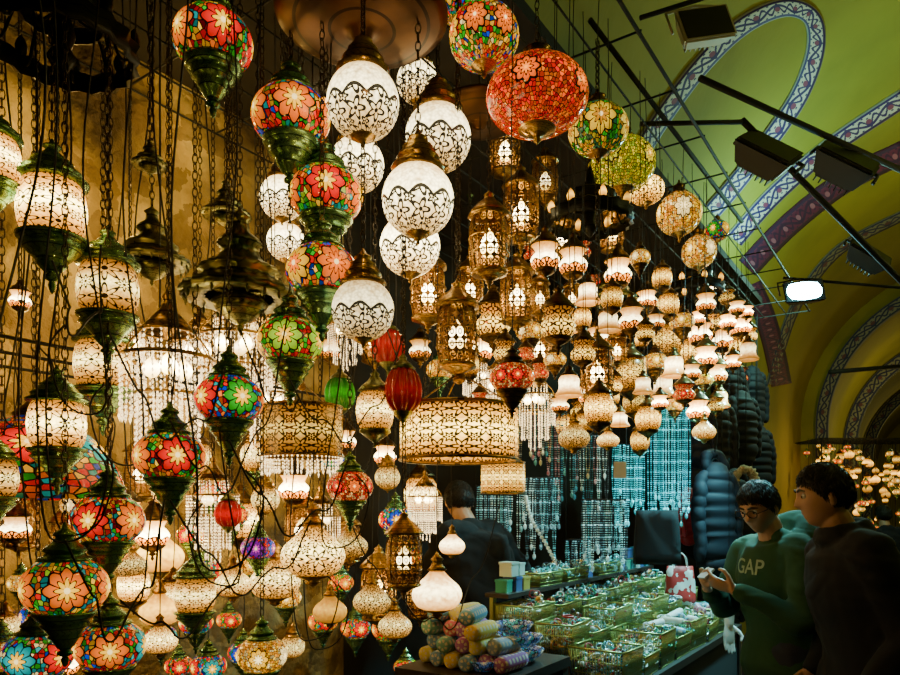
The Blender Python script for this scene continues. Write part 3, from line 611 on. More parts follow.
def rod(a,b_,r=.012,label='dark metal lighting rail under the vault'):
    ob('lighting_rail',MB().tube([a,b_],r,8).mesh('rod',RODM),label=label,cat='rail')
rod(P(590,20,3.5),P(742,222,5.2),.014)
rod(P(640,124,3.5),P(742,122,3.5)); rod(P(700,78,3.5),P(905,172,4.2),.016); rod(P(742,120,3.5),P(905,285,4.0),.016); rod(P(640,18,3.5),P(760,-20,3.5)); rod(P(830,372,9),P(905,366,10),.03)
LENS=m_plain('floodlight_lens_off',(.004,.005,.008),.5)
t=NT('floodlight_lens_lit'); t.P(Base_Color=(1,1,1),Emission_Color=(.3,.9,1),Emission_Strength=110); LIT=t.mat
def flood(px,py,w,h,Y,rot,lit=False,label='black floodlight fixed to the rail',mat=None,nm='floodlight'):
    mat=mat or BLACK; r=root(nm,P(px,py,Y),label,'floodlight'); W=w*Y/F;H=h*Y/F
    r.rotation_euler=rot
    m=bpy.data.meshes.new('h'); bm=bmesh.new(); bmesh.ops.create_cube(bm,size=1)
    for v in bm.verts:
        k=.66 if v.co.y>0 else 1
        v.co=Vector((v.co.x*W*k,v.co.y*H*.5,v.co.z*H*k))
    bmesh.ops.bevel(bm,geom=bm.edges[:],offset=H*.05,segments=2,affect='EDGES'); bm.to_mesh(m); bm.free(); m.materials.append(mat); ob('housing',m,r)
    if lit:
        vs=[];fs=[];n1,n2=16,10
        for j in range(n2+1):
            for i in range(n1+1):
                a=2*i/n1-1;c=2*j/n2-1; vs.append((a*W*.42*sqrt(1-c*c*.35),-H*.25-H*.16*(1-a*a)*(1-c*c),c*H*.40*sqrt(1-a*a*.35)))
        for j in range(n2):
            for i in range(n1): k=j*(n1+1)+i; fs.append((k,k+1,k+n1+2,k+n1+1))
        ob('lens',MB().add(vs,fs).mesh('l',LIT),r)
    else: ob('lens',MB().box((0,-H*.255,0),(W*.86,H*.03,H*.8)).mesh('l',LENS,False),r)
    bb=MB().tube([(-W*.54,0,0),(-W*.54,0,H*.6),(0,0,H*.72),(W*.54,0,H*.6),(W*.54,0,0)],H*.04,6); ob('bracket',bb.mesh('b',mat),r)
    bb=MB()
    for i in range(7): bb.box(((i-3)*W*.09,H*.28,0),(W*.02,H*.12,H*.6))
    ob('cooling_fins',bb.mesh('f',mat,False),r)
    return r
flood(764,158,62,50,3.5,(radians(-50),radians(36),radians(-20))); flood(842,168,62,50,4.0,(radians(-50),radians(34),radians(-15))); flood(866,258,46,32,4.2,(radians(-50),radians(36),radians(-10)))
flood(802,294,40,24,4.6,(radians(-14),radians(-4),radians(-4)),True,'lit floodlight glowing cool white')
flood(702,30,60,38,3.6,(radians(-10),radians(-14),radians(10)),False,'beige box heater with dark grille',m_plain('beige_metal',(.4,.36,.25),.5),'wall_heater')
rod(P(783,278,4.7),P(905,288,4.5),.01)
# ---------------------------------------------------------------- lights
def light(t,loc,e,col,size=.03,tgt=None,spot=1.2):
    l=bpy.data.lights.new('light',t); l.energy=e; l.color=col
    if t=='AREA': l.size=size
    else: l.shadow_soft_size=size
    if t=='SPOT': l.spot_size=spot; l.spot_blend=.6
    o=bpy.data.objects.new('light_source',l); COL.objects.link(o); o.location=loc
    if tgt is not None: o.rotation_euler=(Vector(tgt)-Vector(loc)).to_track_quat('-Z','Y').to_euler()
WC=(1,.64,.15)
for x,y,n,e in [(20,120,-2.85,1.8),(90,180,-2.82,4),(185,120,-2.82,2.5),(45,330,-2.82,3),(150,300,-2.8,5),(210,390,-2.8,5),(60,540,-2.8,3.5),(150,520,-2.8,4.5),(250,560,-2.8,3),(330,480,-2.8,2),(240,230,-2.82,2.5)]:  # added lights close to the wall for pools of glow, no fixtures
    light('POINT',P(x,y,Yn(x,n)),e,WC,.02)
for x,y,n,e in [(440,300,-1.8,4),(600,300,-1.5,3),(700,330,-1.4,4),(560,420,-1.7,2),(380,30,-1.0,1.5),(120,300,-1.2,1.6)]:  # added warm fill lights among the lamps, not bulbs of their own
    light('POINT',P(x,y,Yn(x,n)),e,WC,.02)
light('SPOT',P(802,302,4.4),560,(.26,.9,1),.08,C(4.0,-1.5,1),1.35)
light('SPOT',P(764,190,3.35),170,(.3,.92,1),.08,C(3.7,-1.5,1.1),1.1)
light('POINT',P(822,268,6.2),120,(.35,.95,.75),.03)  # added light standing in for the floodlight's glow on the vault
light('POINT',P(668,470,4.35),6,(.15,.85,1),.02)  # added cyan fill on the turquoise strands, no lamp here
light('POINT',C(9,.6,4.0),46,(.95,.95,.35),.3); light('POINT',C(4,1.5,4.2),34,(.95,.92,.3),.3); light('POINT',C(6.5,.8,3.6),14,(.95,.92,.3),.2)  # added fill lights that brighten the vault, no fixtures
light('POINT',C(17,0,3.4),50,(1,.88,.35),.3); light('POINT',C(24,0,3.4),36,(1,.85,.3),.3)
light('POINT',P(860,470,10.5),24,WC,.05)
w=bpy.data.worlds.new('w'); bpy.context.scene.world=w; w.use_nodes=True; w.node_tree.nodes['Background'].inputs[0].default_value=(.01,.03,.035,1); w.node_tree.nodes['Background'].inputs[1].default_value=.15
# ---------------------------------------------------------------- stall
WOOD=m_plain('dark_wood',(.02,.010,.006),.5); GOLD=m_plain('gold_wire',(.35,.38,.12),.35,.9); CLOTHB=m_plain('black_cloth',(.012,.012,.014),.9)
def table(D0,D1,n0,n1,z,label):
    r=root('display_table',C((D0+D1)/2,(n0+n1)/2,0),label,'table',rz=-A0); W=n1-n0;Ln=D1-D0
    ob('tabletop',MB().box((0,0,z-.02),(W,Ln,.04)).mesh('t',WOOD,False),r)
    ob('skirt',MB().box((0,0,(z-.04)/2+.03),(W-.04,Ln-.04,z-.1)).mesh('s',CLOTHB,False),r)
    for i in(-1,1):
        for j in(-1,1): ob('leg',MB().box((i*(W/2-.03),j*(Ln/2-.03),z/2-.02),(.05,.05,z-.04)).mesh('l',WOOD,False),r)
table(2.05,2.6,-1.66,-1.2,1.03,'dark wooden counter holding rolled scarves and bowls')
table(2.85,5.0,-1.78,-1.05,.85,'dark stall table holding baskets of jewellery')
table(-1.0,1.1,-2.95,-2.3,.9,'dark wooden counter under the hanging lamps')
def basket(D,n,z,wn,wd,h,label):
    r=root('wire_basket',C(D,n,z),label,'basket',rz=-A0+random.uniform(-.07,.07)); b=MB()
    for zz in (0.004,h*.33,h*.66,h):
        k=1 if zz>h*.9 else .94
        q=[Vector((sx*wn/2*k,sy*wd/2*k,zz)) for sx,sy in((-1,-1),(1,-1),(1,1),(-1,1))]
        for i in range(4): b.tube([q[i],q[(i+1)%4]],.005 if zz==h else .003,6)
    for i in range(21):
        t=i/20-.5
        for s in(-1,1):
            b.tube([(t*wn*.94,s*wd/2*.94,0),(t*wn,s*wd/2,h)],.002,4); b.tube([(s*wn/2*.94,t*wd*.94,0),(s*wn/2,t*wd,h)],.002,4)
    ob('wire_frame',b.mesh('b',GOLD),r); ob('base',MB().box((0,0,.006),(wn*.92,wd*.92,.008)).mesh('b',WOOD,False),r)
    return r
def m_rand(name,cols,rough=.4,metallic=0.,stripes=0):
    t=NT(name); rnd=t.rnd(); c=t.ramp(rnd,cols)
    if stripes:
        u,v=t.uv(); k=t.m('LESS_THAN',t.m('SINE',t.m('MULTIPLY',v,float(stripes))),0.)
        k2=t.m('LESS_THAN',t.m('SINE',t.m('MULTIPLY',u,40.)),.2)
        c=t.mix(t.m('MULTIPLY',k,k2),c,(.7,.68,.6))
    return t.P(Base_Color=c,Roughness=rough,Metallic=metallic)
ROLLM=m_rand('woven_roll',[(.8,.62,.12),(.4,.15,.5),(.2,.4,.75),(.75,.70,.2),(.15,.4,.7),(.7,.2,.35),(.2,.5,.5),(.3,.45,.7)],.8,0,60)
rollme=MB().lathe([(.0,-.09),(.022,-.09),(.034,-.085),(.037,-.06),(.037,0),(.037,.06),(.034,.085),(.022,.09),(.0,.09)],18).mesh('roll',ROLLM)
def roll(pos,ax,s=1,g='rolled scarves on the counter',label='rolled pale patterned woven scarf'):
    o=ob('rolled_scarf',rollme,None,pos,label,'scarf',g); o.rotation_euler=Vector(ax).to_track_quat('Z','Y').to_euler(); o.scale=(s,s,s); return o
for row,(cnt,z) in enumerate([(6,.032),(5,.088),(4,.144),(3,.20)]):
    for i in range(cnt):
        roll(C(2.22+random.uniform(-.03,.03),-1.60+.066*i+.033*(row%2)+.03*(row>1),1.03+z),(SD+random.uniform(-.3,.3),CD,0.05*random.uniform(-1,1)),.86)
def bowl(px,Y,z,s,mat,l):
    p=P(px,600,Y); p.z=z
    r=root('ceramic_bowl',p,l,'bowl'); ob('body',pm([(0,.0),(.22,.0),(.24,.03),(.4,.14),(.5,.3),(.49,.31),(.38,.16),(.2,.05),(0,.04)],mat,28),r).scale=(s,s,s)
M_TILE=m_mosaic('painted_tile_blue',[(.1,.25,.7),(.7,.7,.7),(.1,.55,.6),(.3,.45,.7)],[(.15,.3,.7),(.1,.5,.55)],.12,N=6,rm=.2,mid=(.7,.7,.6),sc=10)
for px,Y,z,s in [(502,2.66,1.03,.18),(524,2.74,1.03,.16),(510,2.68,1.09,.17),(514,2.70,1.14,.15),(524,2.74,1.085,.15),(483,2.58,1.03,.14)]: bowl(px,Y,z,s,M_TILE,'blue and white painted ceramic bowl')
def stuff(D,n,z,wn,wd,h,cnt,label,mats):
    b=MB()
    for i in range(cnt):
        x=random.uniform(-wn/2,wn/2);y=random.uniform(-wd/2,wd/2);zz=random.uniform(0.01,h)*(.6+.6*noise.noise(Vector((x*8,y*8,D))))+.005
        k=random.choice([0,1,1]); R=random.uniform(.009,.026); M=Matrix.Translation((x,y,zz+.01))@Matrix.Rotation(random.uniform(0,3),4,(random.random()+.1,random.random(),random.random()))
        mt=random.randrange(len(mats))
        if k: b.ring((0,0,0),R,R*.2,10,5,mt,M)
        else: b.sph((0,0,0),R*.6,8,5,mat=mt,M=M)
    o=ob('trinkets',b.mesh('st',mats),None,C(D,n,z),label,'jewellery',kind='stuff'); o.rotation_euler=(0,0,-A0)
cm=[m_plain('silver',(.75,.8,.8),.2,.9),m_plain('turquoise_bead',(.02,.42,.44),.3),m_plain('dark_bead',(.02,.03,.04),.3),m_plain('silver_blue',(.25,.5,.55),.2,.6),m_plain('amber_bead',(.6,.3,.05),.3),m_plain('pearl_bead',(.6,.65,.62),.3),m_plain('green_bead',(.03,.3,.12),.3),m_plain('red_bead',(.4,.03,.03),.3)]
# front row: baskets of uneven size and height
for D,wd,h in [(2.98,.22,.16),(3.22,.22,.10),(3.47,.24,.17),(3.74,.26,.11),(4.03,.28,.16),(4.34,.28,.10),(4.68,.34,.15)]:
    basket(D,-1.2,.85,.26,wd,h,'gold wire basket at the front of the stall'); stuff(D,-1.2,.86,.22,wd-.04,h*1.25,int(850*wd),'heap of silver and coloured beads in the basket',cm)
r=root('stepped_riser',C(3.92,-1.42,.85),'dark stepped riser holding the middle row of baskets','stand',rz=-A0)
ob('step',MB().box((0,0,.05),(.19,2.1,.10)).mesh('s',WOOD,False),r)
for D,wd,h in [(3.0,.24,.15),(3.27,.26,.08),(3.55,.26,.16),(3.84,.28,.09),(4.16,.30,.15),(4.48,.30,.09),(4.80,.28,.14)]:
    basket(D,-1.42,.95,.18,wd,h,'gold wire basket on the middle step'); stuff(D,-1.42,.96,.15,wd-.04,h*1.3,int(560*wd),'heap of bracelets on the middle step',cm)
r=root('tiered_stand',C(3.93,-1.65,.85),'dark tiered stand along the back of the stall','stand',rz=-A0)
ob('shelf',MB().box((0,0,.17),(.24,2.1,.03)).mesh('s',WOOD,False),r)
ob('shelf',MB().box((-.06,0,.36),(.13,2.1,.02)).mesh('s',WOOD,False),r)
for j in (-1.0,0,1.0):
    ob('support',MB().box((0,j,.08),(.2,.03,.155)).mesh('s',WOOD,False),r); ob('support',MB().box((-.11,j,.265),(.02,.03,.18)).mesh('s',GOLD,False),r)
for D,wd in [(3.02,.24),(3.33,.28),(3.66,.30),(4.02,.34),(4.40,.34),(4.76,.30)]:
    basket(D,-1.63,1.035,.2,wd,random.uniform(.08,.14),'gold wire basket of silver bracelets'); stuff(D,-1.63,1.045,.17,wd-.04,.17,int(560*wd),'heap of silver jewellery in the basket',cm)
for D,wd in [(3.36,.26),(3.7,.3),(4.2,.4)]:
    basket(D,-1.71,1.22,.11,wd,.07,'small gold wire basket of glittering jewellery'); stuff(D,-1.71,1.225,.09,wd-.03,.11,int(330*wd),'heap of glittering jewellery in the upper basket',cm[:4])
BOXM=m_rand('gift_box_card',[(.05,.3,.35),(.5,.6,.55),(.5,.35,.08),(.03,.3,.2),(.08,.12,.3),(.1,.45,.5)],.35,.2)
bxm=MB().box((0,0,.03),(.07,.07,.06)).box((0,0,.066),(.076,.076,.012)).mesh('bx',BOXM,False)
for i in range(14):
    D=[2.95,3.04,3.13,3.93,4.48,4.57,4.66,4.75,4.84,4.93,3.0,3.08,4.61,4.79][i]; z=1.22+(.075 if i>9 else 0); o=ob('gift_box',bxm,None,C(D,-1.71,z),'small lidded gift box on the stall shelf','box','gift boxes on the shelf'); o.rotation_euler=(0,0,-A0+random.uniform(-.15,.15)); s=random.uniform(.8,1.); o.scale=(s,s,s)
ROLL2=m_rand('white_printed_roll',[(.65,.7,.7),(.6,.58,.6),(.5,.12,.2),(.15,.35,.5),(.6,.62,.5)],.6,0,30)
rl2=MB().lathe([(0,-.09),(.022,-.09),(.026,-.08),(.026,.08),(.022,.09),(0,.09)],14).mesh('r2',ROLL2)
for k,D in enumerate((3.74,4.03,4.34,4.68)):
    for i in range(7):
        o=ob('rolled_print',rl2,None,C(D+random.uniform(-.08,.08),-1.2+random.uniform(-.06,.06),.95+.012*i),'small white printed roll lying in the basket','roll','rolled prints in baskets')
        o.rotation_euler=(pi/2+random.uniform(-.2,.2),random.uniform(-.3,.3),random.uniform(-1.4,1.4)); s=random.uniform(.65,.9); o.scale=(s,s,s)
def necklace(kind,L,mat):
    b=MB(); n=int(L/.014); wd=random.uniform(.003,.012)
    for i in range(n):
        t=i/n
        for s in(-1,1): b.sph((s*wd*sin(pi*t)**.5,0,-t*L),(.0036 if i%5 else .0062),6,4)
    b.lathe([(0,-.03),(.010,-.018),(.011,0),(.004,.01),(0,.014)],8,M=Matrix.Translation((0,0,-L-.005)))
    return b.mesh('neck',mat)
def m_bead(name,cols,ec,e=.3):  # stall light and glints painted into the beads as emission
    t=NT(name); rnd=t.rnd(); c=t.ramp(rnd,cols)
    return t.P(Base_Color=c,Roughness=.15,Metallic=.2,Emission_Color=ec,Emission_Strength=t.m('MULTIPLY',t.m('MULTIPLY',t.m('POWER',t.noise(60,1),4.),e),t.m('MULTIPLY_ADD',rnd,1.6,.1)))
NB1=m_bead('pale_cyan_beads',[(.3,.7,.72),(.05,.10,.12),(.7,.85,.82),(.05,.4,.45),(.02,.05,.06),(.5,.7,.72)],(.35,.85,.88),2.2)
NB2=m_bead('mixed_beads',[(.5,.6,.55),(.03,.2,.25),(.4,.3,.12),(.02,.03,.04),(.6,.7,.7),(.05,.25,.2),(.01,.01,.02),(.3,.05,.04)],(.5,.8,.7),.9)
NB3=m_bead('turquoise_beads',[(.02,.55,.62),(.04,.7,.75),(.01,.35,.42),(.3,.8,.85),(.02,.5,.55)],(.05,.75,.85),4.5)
def rack(px0,px1,py0,py1,Y,cnt,mat,label,lo=.5):
    a=P(px0,py0,Y);b_=P(px1,py0,Y); L=(py1-py0)*Y/F
    r=root('necklace_rack',(a+b_)/2,'dark metal bar holding rows of necklaces','rack')
    bb=MB().tube([a-(a+b_)/2,b_-(a+b_)/2],.006,8)
    for q in(a,b_): bb.tube([q-(a+b_)/2,Vector((q.x,q.y,GZ))-(a+b_)/2],.003,5)
    ob('bar',bb.mesh('bar',RODM),r)
    mes=[necklace(0,L*random.uniform(lo,1.1),mat) for f in range(10)]
    for i in range(cnt):
        t=(i+random.random())/cnt; q=a.lerp(b_,t); o=ob('necklace',random.choice(mes),None,q+Vector((0,random.uniform(-.04,.04),-.006)),label,'necklace','necklaces hanging on racks')
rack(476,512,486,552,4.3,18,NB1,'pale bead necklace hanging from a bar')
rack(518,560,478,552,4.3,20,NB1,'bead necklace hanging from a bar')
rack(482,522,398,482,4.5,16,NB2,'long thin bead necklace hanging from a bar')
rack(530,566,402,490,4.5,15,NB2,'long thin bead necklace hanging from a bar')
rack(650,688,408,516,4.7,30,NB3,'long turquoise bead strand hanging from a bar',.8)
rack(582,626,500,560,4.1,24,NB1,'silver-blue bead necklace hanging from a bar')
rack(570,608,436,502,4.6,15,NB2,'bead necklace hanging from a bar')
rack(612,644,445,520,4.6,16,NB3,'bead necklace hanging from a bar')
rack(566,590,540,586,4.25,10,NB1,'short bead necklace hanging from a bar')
q=catmull([P(526,497,4.15),P(532,520,4.13),P(548,548,4.1),P(560,575,4.05),P(562,600,4.0)],8); bb=MB()
for p in q: bb.sph(p,.012,8,6)
ob('necklace',bb.tube(q,.003,5).mesh('curved',NB1),label='thick curved strand of pale round beads',cat='necklace')
def bag(px,py,w,h,Y,mat,label,hd=True):
    r=root('tote_bag',P(px,py,Y),label,'bag'); W=w*Y/F;H=h*Y/F
    bm=bmesh.new(); bmesh.ops.create_cube(bm,size=1); bmesh.ops.subdivide_edges(bm,edges=bm.edges[:],cuts=4,use_grid_fill=True)
    for v in bm.verts:
        z=v.co.z; v.co=Vector((v.co.x*W*(1-.08*z),v.co.y*.1*(.5-z)*(1-1.2*abs(v.co.x)**2)+.004*v.co.y+.008*sin(9*v.co.x+7*z),z*H))
    m=bpy.data.meshes.new('bag'); bm.to_mesh(m); bm.free(); m.materials.append(mat); m.polygons.foreach_set('use_smooth',[True]*len(m.polygons)); ob('body',m,r)
    if hd:
        for s in(-1,1): ob('handle',MB().tube(catmull([(-W*.25,s*.012,H*.48),(-W*.2,s*.012,H*.7),(0,s*.012,H*.85),(W*.2,s*.012,H*.7),(W*.25,s*.012,H*.48)],5),.003,6).mesh('h',mat),r)
    else: ob('string',MB().tube([(0,0,H*.48),(0,0,GZ-r.location.z)],.002,4).mesh('s',mat),r)
bag(657,537,44,54,4.3,m_plain('matte_black_cloth',(.004,.004,.005),.95),'flat black cloth bag hanging above the stall',False)
t=NT('red_white_print'); nz=t.noise(14,2); REDP=t.P(Base_Color=t.mix(t.m('GREATER_THAN',nz,.52),(.5,.025,.02),(.6,.6,.55)),Roughness=.5)
bag(680,585,28,38,4.6,REDP,'red and white printed bag standing at the stall')
pt=ob('price_tag',MB().box((0,0,0),(.06,.004,.08)).mesh('t',m_plain('tag_card',(.6,.55,.4),.7),False),None,P(620,470,3.4),'small cream card tag hanging on a string','tag')
ob('string',MB().tube([(0,0,.04),(0,0,GZ-P(620,470,3.4).z)],.0015,4).mesh('s',BLACK),pt)
# puffer jackets
NAVY=m_plain('navy_nylon',(.002,.004,.012),.75,var=.3); NAVY2=m_plain('blue_nylon',(.002,.006,.020),.75); REDN=m_plain('red_nylon',(.35,.01,.015),.5); FUR=m_plain('tan_fur',(.45,.38,.26),.95,var=.5,sc=80,bump=1.)
def jacket(px,py,w,h,Y,mat,label,rz=0,hood=True,fur=False):
    p=P(px,py,Y); W=w*Y/F;H=h*Y/F; r=root('puffer_jacket',p,label,'jacket',rz=rz)
    def puff(pts,rad,k,flat=None):
        q=[];R=[];n=64
        c=catmull(pts,max(1,n//(len(pts)-1))); 
        m=len(c)
        for i,x in enumerate(c):
            t=i/(m-1)*(len(rad)-1); a=int(min(t,len(rad)-2)); rr=rad[a]+(rad[a+1]-rad[a])*(t-a)
            R.append(rr*(.91+.10*abs(sin(pi*k*i/(m-1))))); q.append(x+Vector((noise.noise(x*9)*.02,noise.noise(x*11)*.02,0)))
        return MB().tube(q,R,20,caps=True,flat=flat)
    ob('body',puff([(0,0,-H*.5),(0,0,-H*.2),(0,0,.1*H),(0,0,H*.36)],[W*.26,W*.29,W*.29,W*.20],8,(Vector((1,0,0)),1.4)).mesh('j',mat),r)
    for s in(-1,1): ob('sleeve',puff([(s*W*.26,-.01,H*.32),(s*W*.38,-.02,H*.1),(s*W*.40,-.03,-H*.15),(s*W*.37,-.05,-H*.40)],[W*.12,W*.14,W*.12,W*.09],7).mesh('s',mat),r)
    if hood: ob('hood',puff([(-W*.2,0,H*.38),(-W*.12,.03,H*.5),(W*.12,.03,H*.5),(W*.2,0,H*.38)],[W*.08,W*.11,W*.11,W*.08],5).mesh('hd',mat),r)
    if fur:
        q=[Vector((W*.22*cos(a),-W*.16-.04*cos(a*.5),H*.42+W*.26*sin(a))) for a in [pi*(-.15+1.3*i/40) for i in range(41)]]
        ob('fur_trim',MB().tube(q,[W*.09*(1+.6*noise.noise(x*80)) for x in q],12,caps=True).mesh('fur',FUR),r)
    zt=3.5-p.z
    ob('hanger',MB().tube(catmull([(-W*.2,0,H*.34),(0,0,H*.48),(W*.2,0,H*.34)],4),.006,6).tube([(0,0,H*.48),(0,0,zt)],.004,5).mesh('hg',RODM),r)
for x,y,w,h,Y,m,rz,hd in [(715,512,56,112,4.95,NAVY,.3,True),(698,500,44,100,5.45,NAVY,.2,False),(740,425,50,72,6.1,NAVY2,.5,True),(757,455,40,66,6.7,NAVY,.4,False),(715,435,46,80,5.75,NAVY,.2,False),(697,425,38,70,5.4,NAVY2,.3,False),(752,395,38,62,7.0,NAVY,.5,False),(722,592,48,66,5.2,NAVY2,.3,False),(746,570,42,80,5.95,NAVY,.3,False),(728,388,40,60,6.5,NAVY,.3,False),(756,510,40,84,6.8,NAVY2,.4,False),(730,475,44,80,6.3,NAVY,.2,False)]:
    jacket(x,y,w,h,Y,m,'navy quilted puffer jacket hanging in a packed rack',rz,hd)
jacket(738,520,44,92,5.55,NAVY,'navy puffer jacket with pale fur-trimmed hood',.3,True,True)
jacket(688,512,26,56,5.15,REDN,'red quilted jacket squeezed between darker ones',.4,False)
# ---------------------------------------------------------------- people
SKIN=m_plain('skin',(.42,.23,.14),.5,var=.1,sc=20); HAIR=m_plain('black_hair',(.005,.004,.003),.5,var=.4,sc=90); EYEW=m_plain('eye_white',(.5,.48,.45),.2); EYED=m_plain('eye_dark',(.01,.008,.006),.1)
def vox(mb,size,name,mat,smooth=2,disp=0.):
    me=mb.mesh(name+'_t',mat); o=bpy.data.objects.new('t',me); COL.objects.link(o)
    m=o.modifiers.new('r','REMESH'); m.mode='VOXEL'; m.voxel_size=size; m.use_smooth_shade=True
    if smooth: s=o.modifiers.new('s','SMOOTH'); s.factor=.5; s.iterations=smooth
    dg=bpy.context.evaluated_depsgraph_get(); me2=bpy.data.meshes.new_from_object(o.evaluated_get(dg)); me2.name=name
    bpy.data.objects.remove(o)
    me2.materials.clear(); me2.materials.append(mat)
    if disp:
        for v in me2.vertices:
            q=Vector(v.co); f=noise.noise(Vector((q.x*4,q.y*4,q.z*11+2*noise.noise(q*3)))); v.co=q+v.normal*disp*(f+.2*noise.noise(q*16)-.5*max(0,.12-abs(f))*4)
    me2.polygons.foreach_set('use_smooth',[True]*len(me2.polygons)); return me2
def lim(mb,pts,rad,seg=14,flat=None,sub=5):
    n=len(pts); c=catmull(pts,sub); R=[]
    for i in range(len(c)):
        t=i/sub; a=min(int(t),n-2); f=t-a; f=f*f*(3-2*f); R.append(rad[a]+(rad[a+1]-rad[a])*f)
    mb.tube(c,R,seg,caps=True,flat=flat)
def headpt(x,y,z):
    X,Y,Z=x*.074,y*.092,z*.116
    if z<0: X*=1-.30*(-z)**1.6
    if y>0 and z<0: Y*=1-.45*(-z)
    if y<0:
        f=-y
        X2=(x/.16)**2
        nz=0
        if z<.22 and z>-.24: nz=((.22-z)/.46)**1.2*.027
        elif z<=-.24: nz=.027*max(0,1-(-.24-z)/.07)
        Y-=nz*math.exp(-X2)*f
        Y-=.006*math.exp(-((z-.27)/.1)**2)*math.exp(-(x/.6)**2)
        for s in(-1,1): Y+=.011*math.exp(-((x-s*.38)/.17)**2-((z-.1)/.11)**2)
        Y-=.007*math.exp(-((z+.47)/.05)**2-(x/.25)**2)+.007*math.exp(-((z+.6)/.05)**2-(x/.22)**2)
        Y+=.004*math.exp(-((z+.535)/.025)**2-(x/.28)**2)
        Y-=.014*math.exp(-((z+.86)/.18)**2-(x/.4)**2)
    return Vector((X,Y,Z))
def headmesh(mb,M,scale=1.,off=0.,hair=None,na=56,nb=44):
    vs=[];fs=[];ok=[]
    if hair: na,nb=90,70
    for j in range(nb+1):
        ph=pi*j/nb
        for i in range(na):
            th=2*pi*i/na; d=Vector((sin(ph)*cos(th),sin(ph)*sin(th),-cos(ph))); p=headpt(*d)
            if hair:
                h=hair(d)+.05*noise.noise(d*12); k=max(0.,min(1.,h/.5))**.8
                p=p+d*(-.002+off*k*(.95+.15*noise.noise(d*3))); ok.append(h>-.03)
            vs.append(p)
    for j in range(nb):
        for i in range(na):
            k=(i+1)%na; f=(j*na+i,j*na+k,(j+1)*na+k,(j+1)*na+i)
            if not hair or all(ok[q] for q in f): fs.append(f)
    mb.add(vs,fs,None,0,M)
    if hair:
        rs=random.Random(5); cnt=0
        while cnt<1800:
            z=rs.uniform(-.7,1); a=rs.uniform(0,2*pi); rr=sqrt(1-z*z); d=Vector((rr*cos(a),rr*sin(a),z)); h=hair(d)
            if h<.0: continue
            cnt+=1; k=min(1.,h/.5)**.8; p=headpt(*d)+d*(off*k*.8)
            comb=Vector((.3*noise.noise(d*2)+.25,-.45 if d.z>.5 else .2,-.35-.9*(1-max(0,d.z)))); comb=(comb-d*comb.dot(d)).normalized()
            L=.010+.016*k*rs.uniform(.6,1.2); up=.16*rs.uniform(.2,1.)
            q=[p,p+(comb+d*up).normalized()*L*.5,p+(comb*1.+d*up*.3).normalized()*L]
            mb.tube(q,[.0020,.0016,.0006],4,M=M)
def hand(mb,w,d,pn,curl,side,hold=0.):
    d=d.normalized(); pn=(pn-d*pn.dot(d)).normalized(); lat=d.cross(pn)*side
    mb.tube([w-d*.01,w+d*.03,w+d*.06,w+d*.085],[.026,.034,.038,.036],12,caps=True,flat=(pn,.42))
    for i,(o,L) in enumerate([(-.028,.068),(-.0095,.078),(.0095,.072),(.028,.056)]):
        p=w+d*.088+lat*o; dd=d.copy(); q_=[p-d*.03,p]; q=p
        for k,f in enumerate((.45,.32,.23)):
            c=curl*(.7,1.,.7)[k]; dd=(dd*cos(c)+pn*sin(c)*1.).normalized()
            q=q+dd*L*f; q_.append(q)
        mb.tube(q_,[.0095,.0095,.009,.008,.007],8,caps=True)
    p=w+d*.02-lat*.028; dd=(d*.6-lat*.6+pn*.45).normalized(); p1=p+dd*.04; p2=p1+(dd+d*.5+pn*.2*hold).normalized()*.03; p3=p2+(d+pn*.3+lat*.5).normalized()*.024
    mb.tube([p-dd*.01,p,p1,p2,p3],[.012,.013,.011,.0095,.008],8,caps=True)
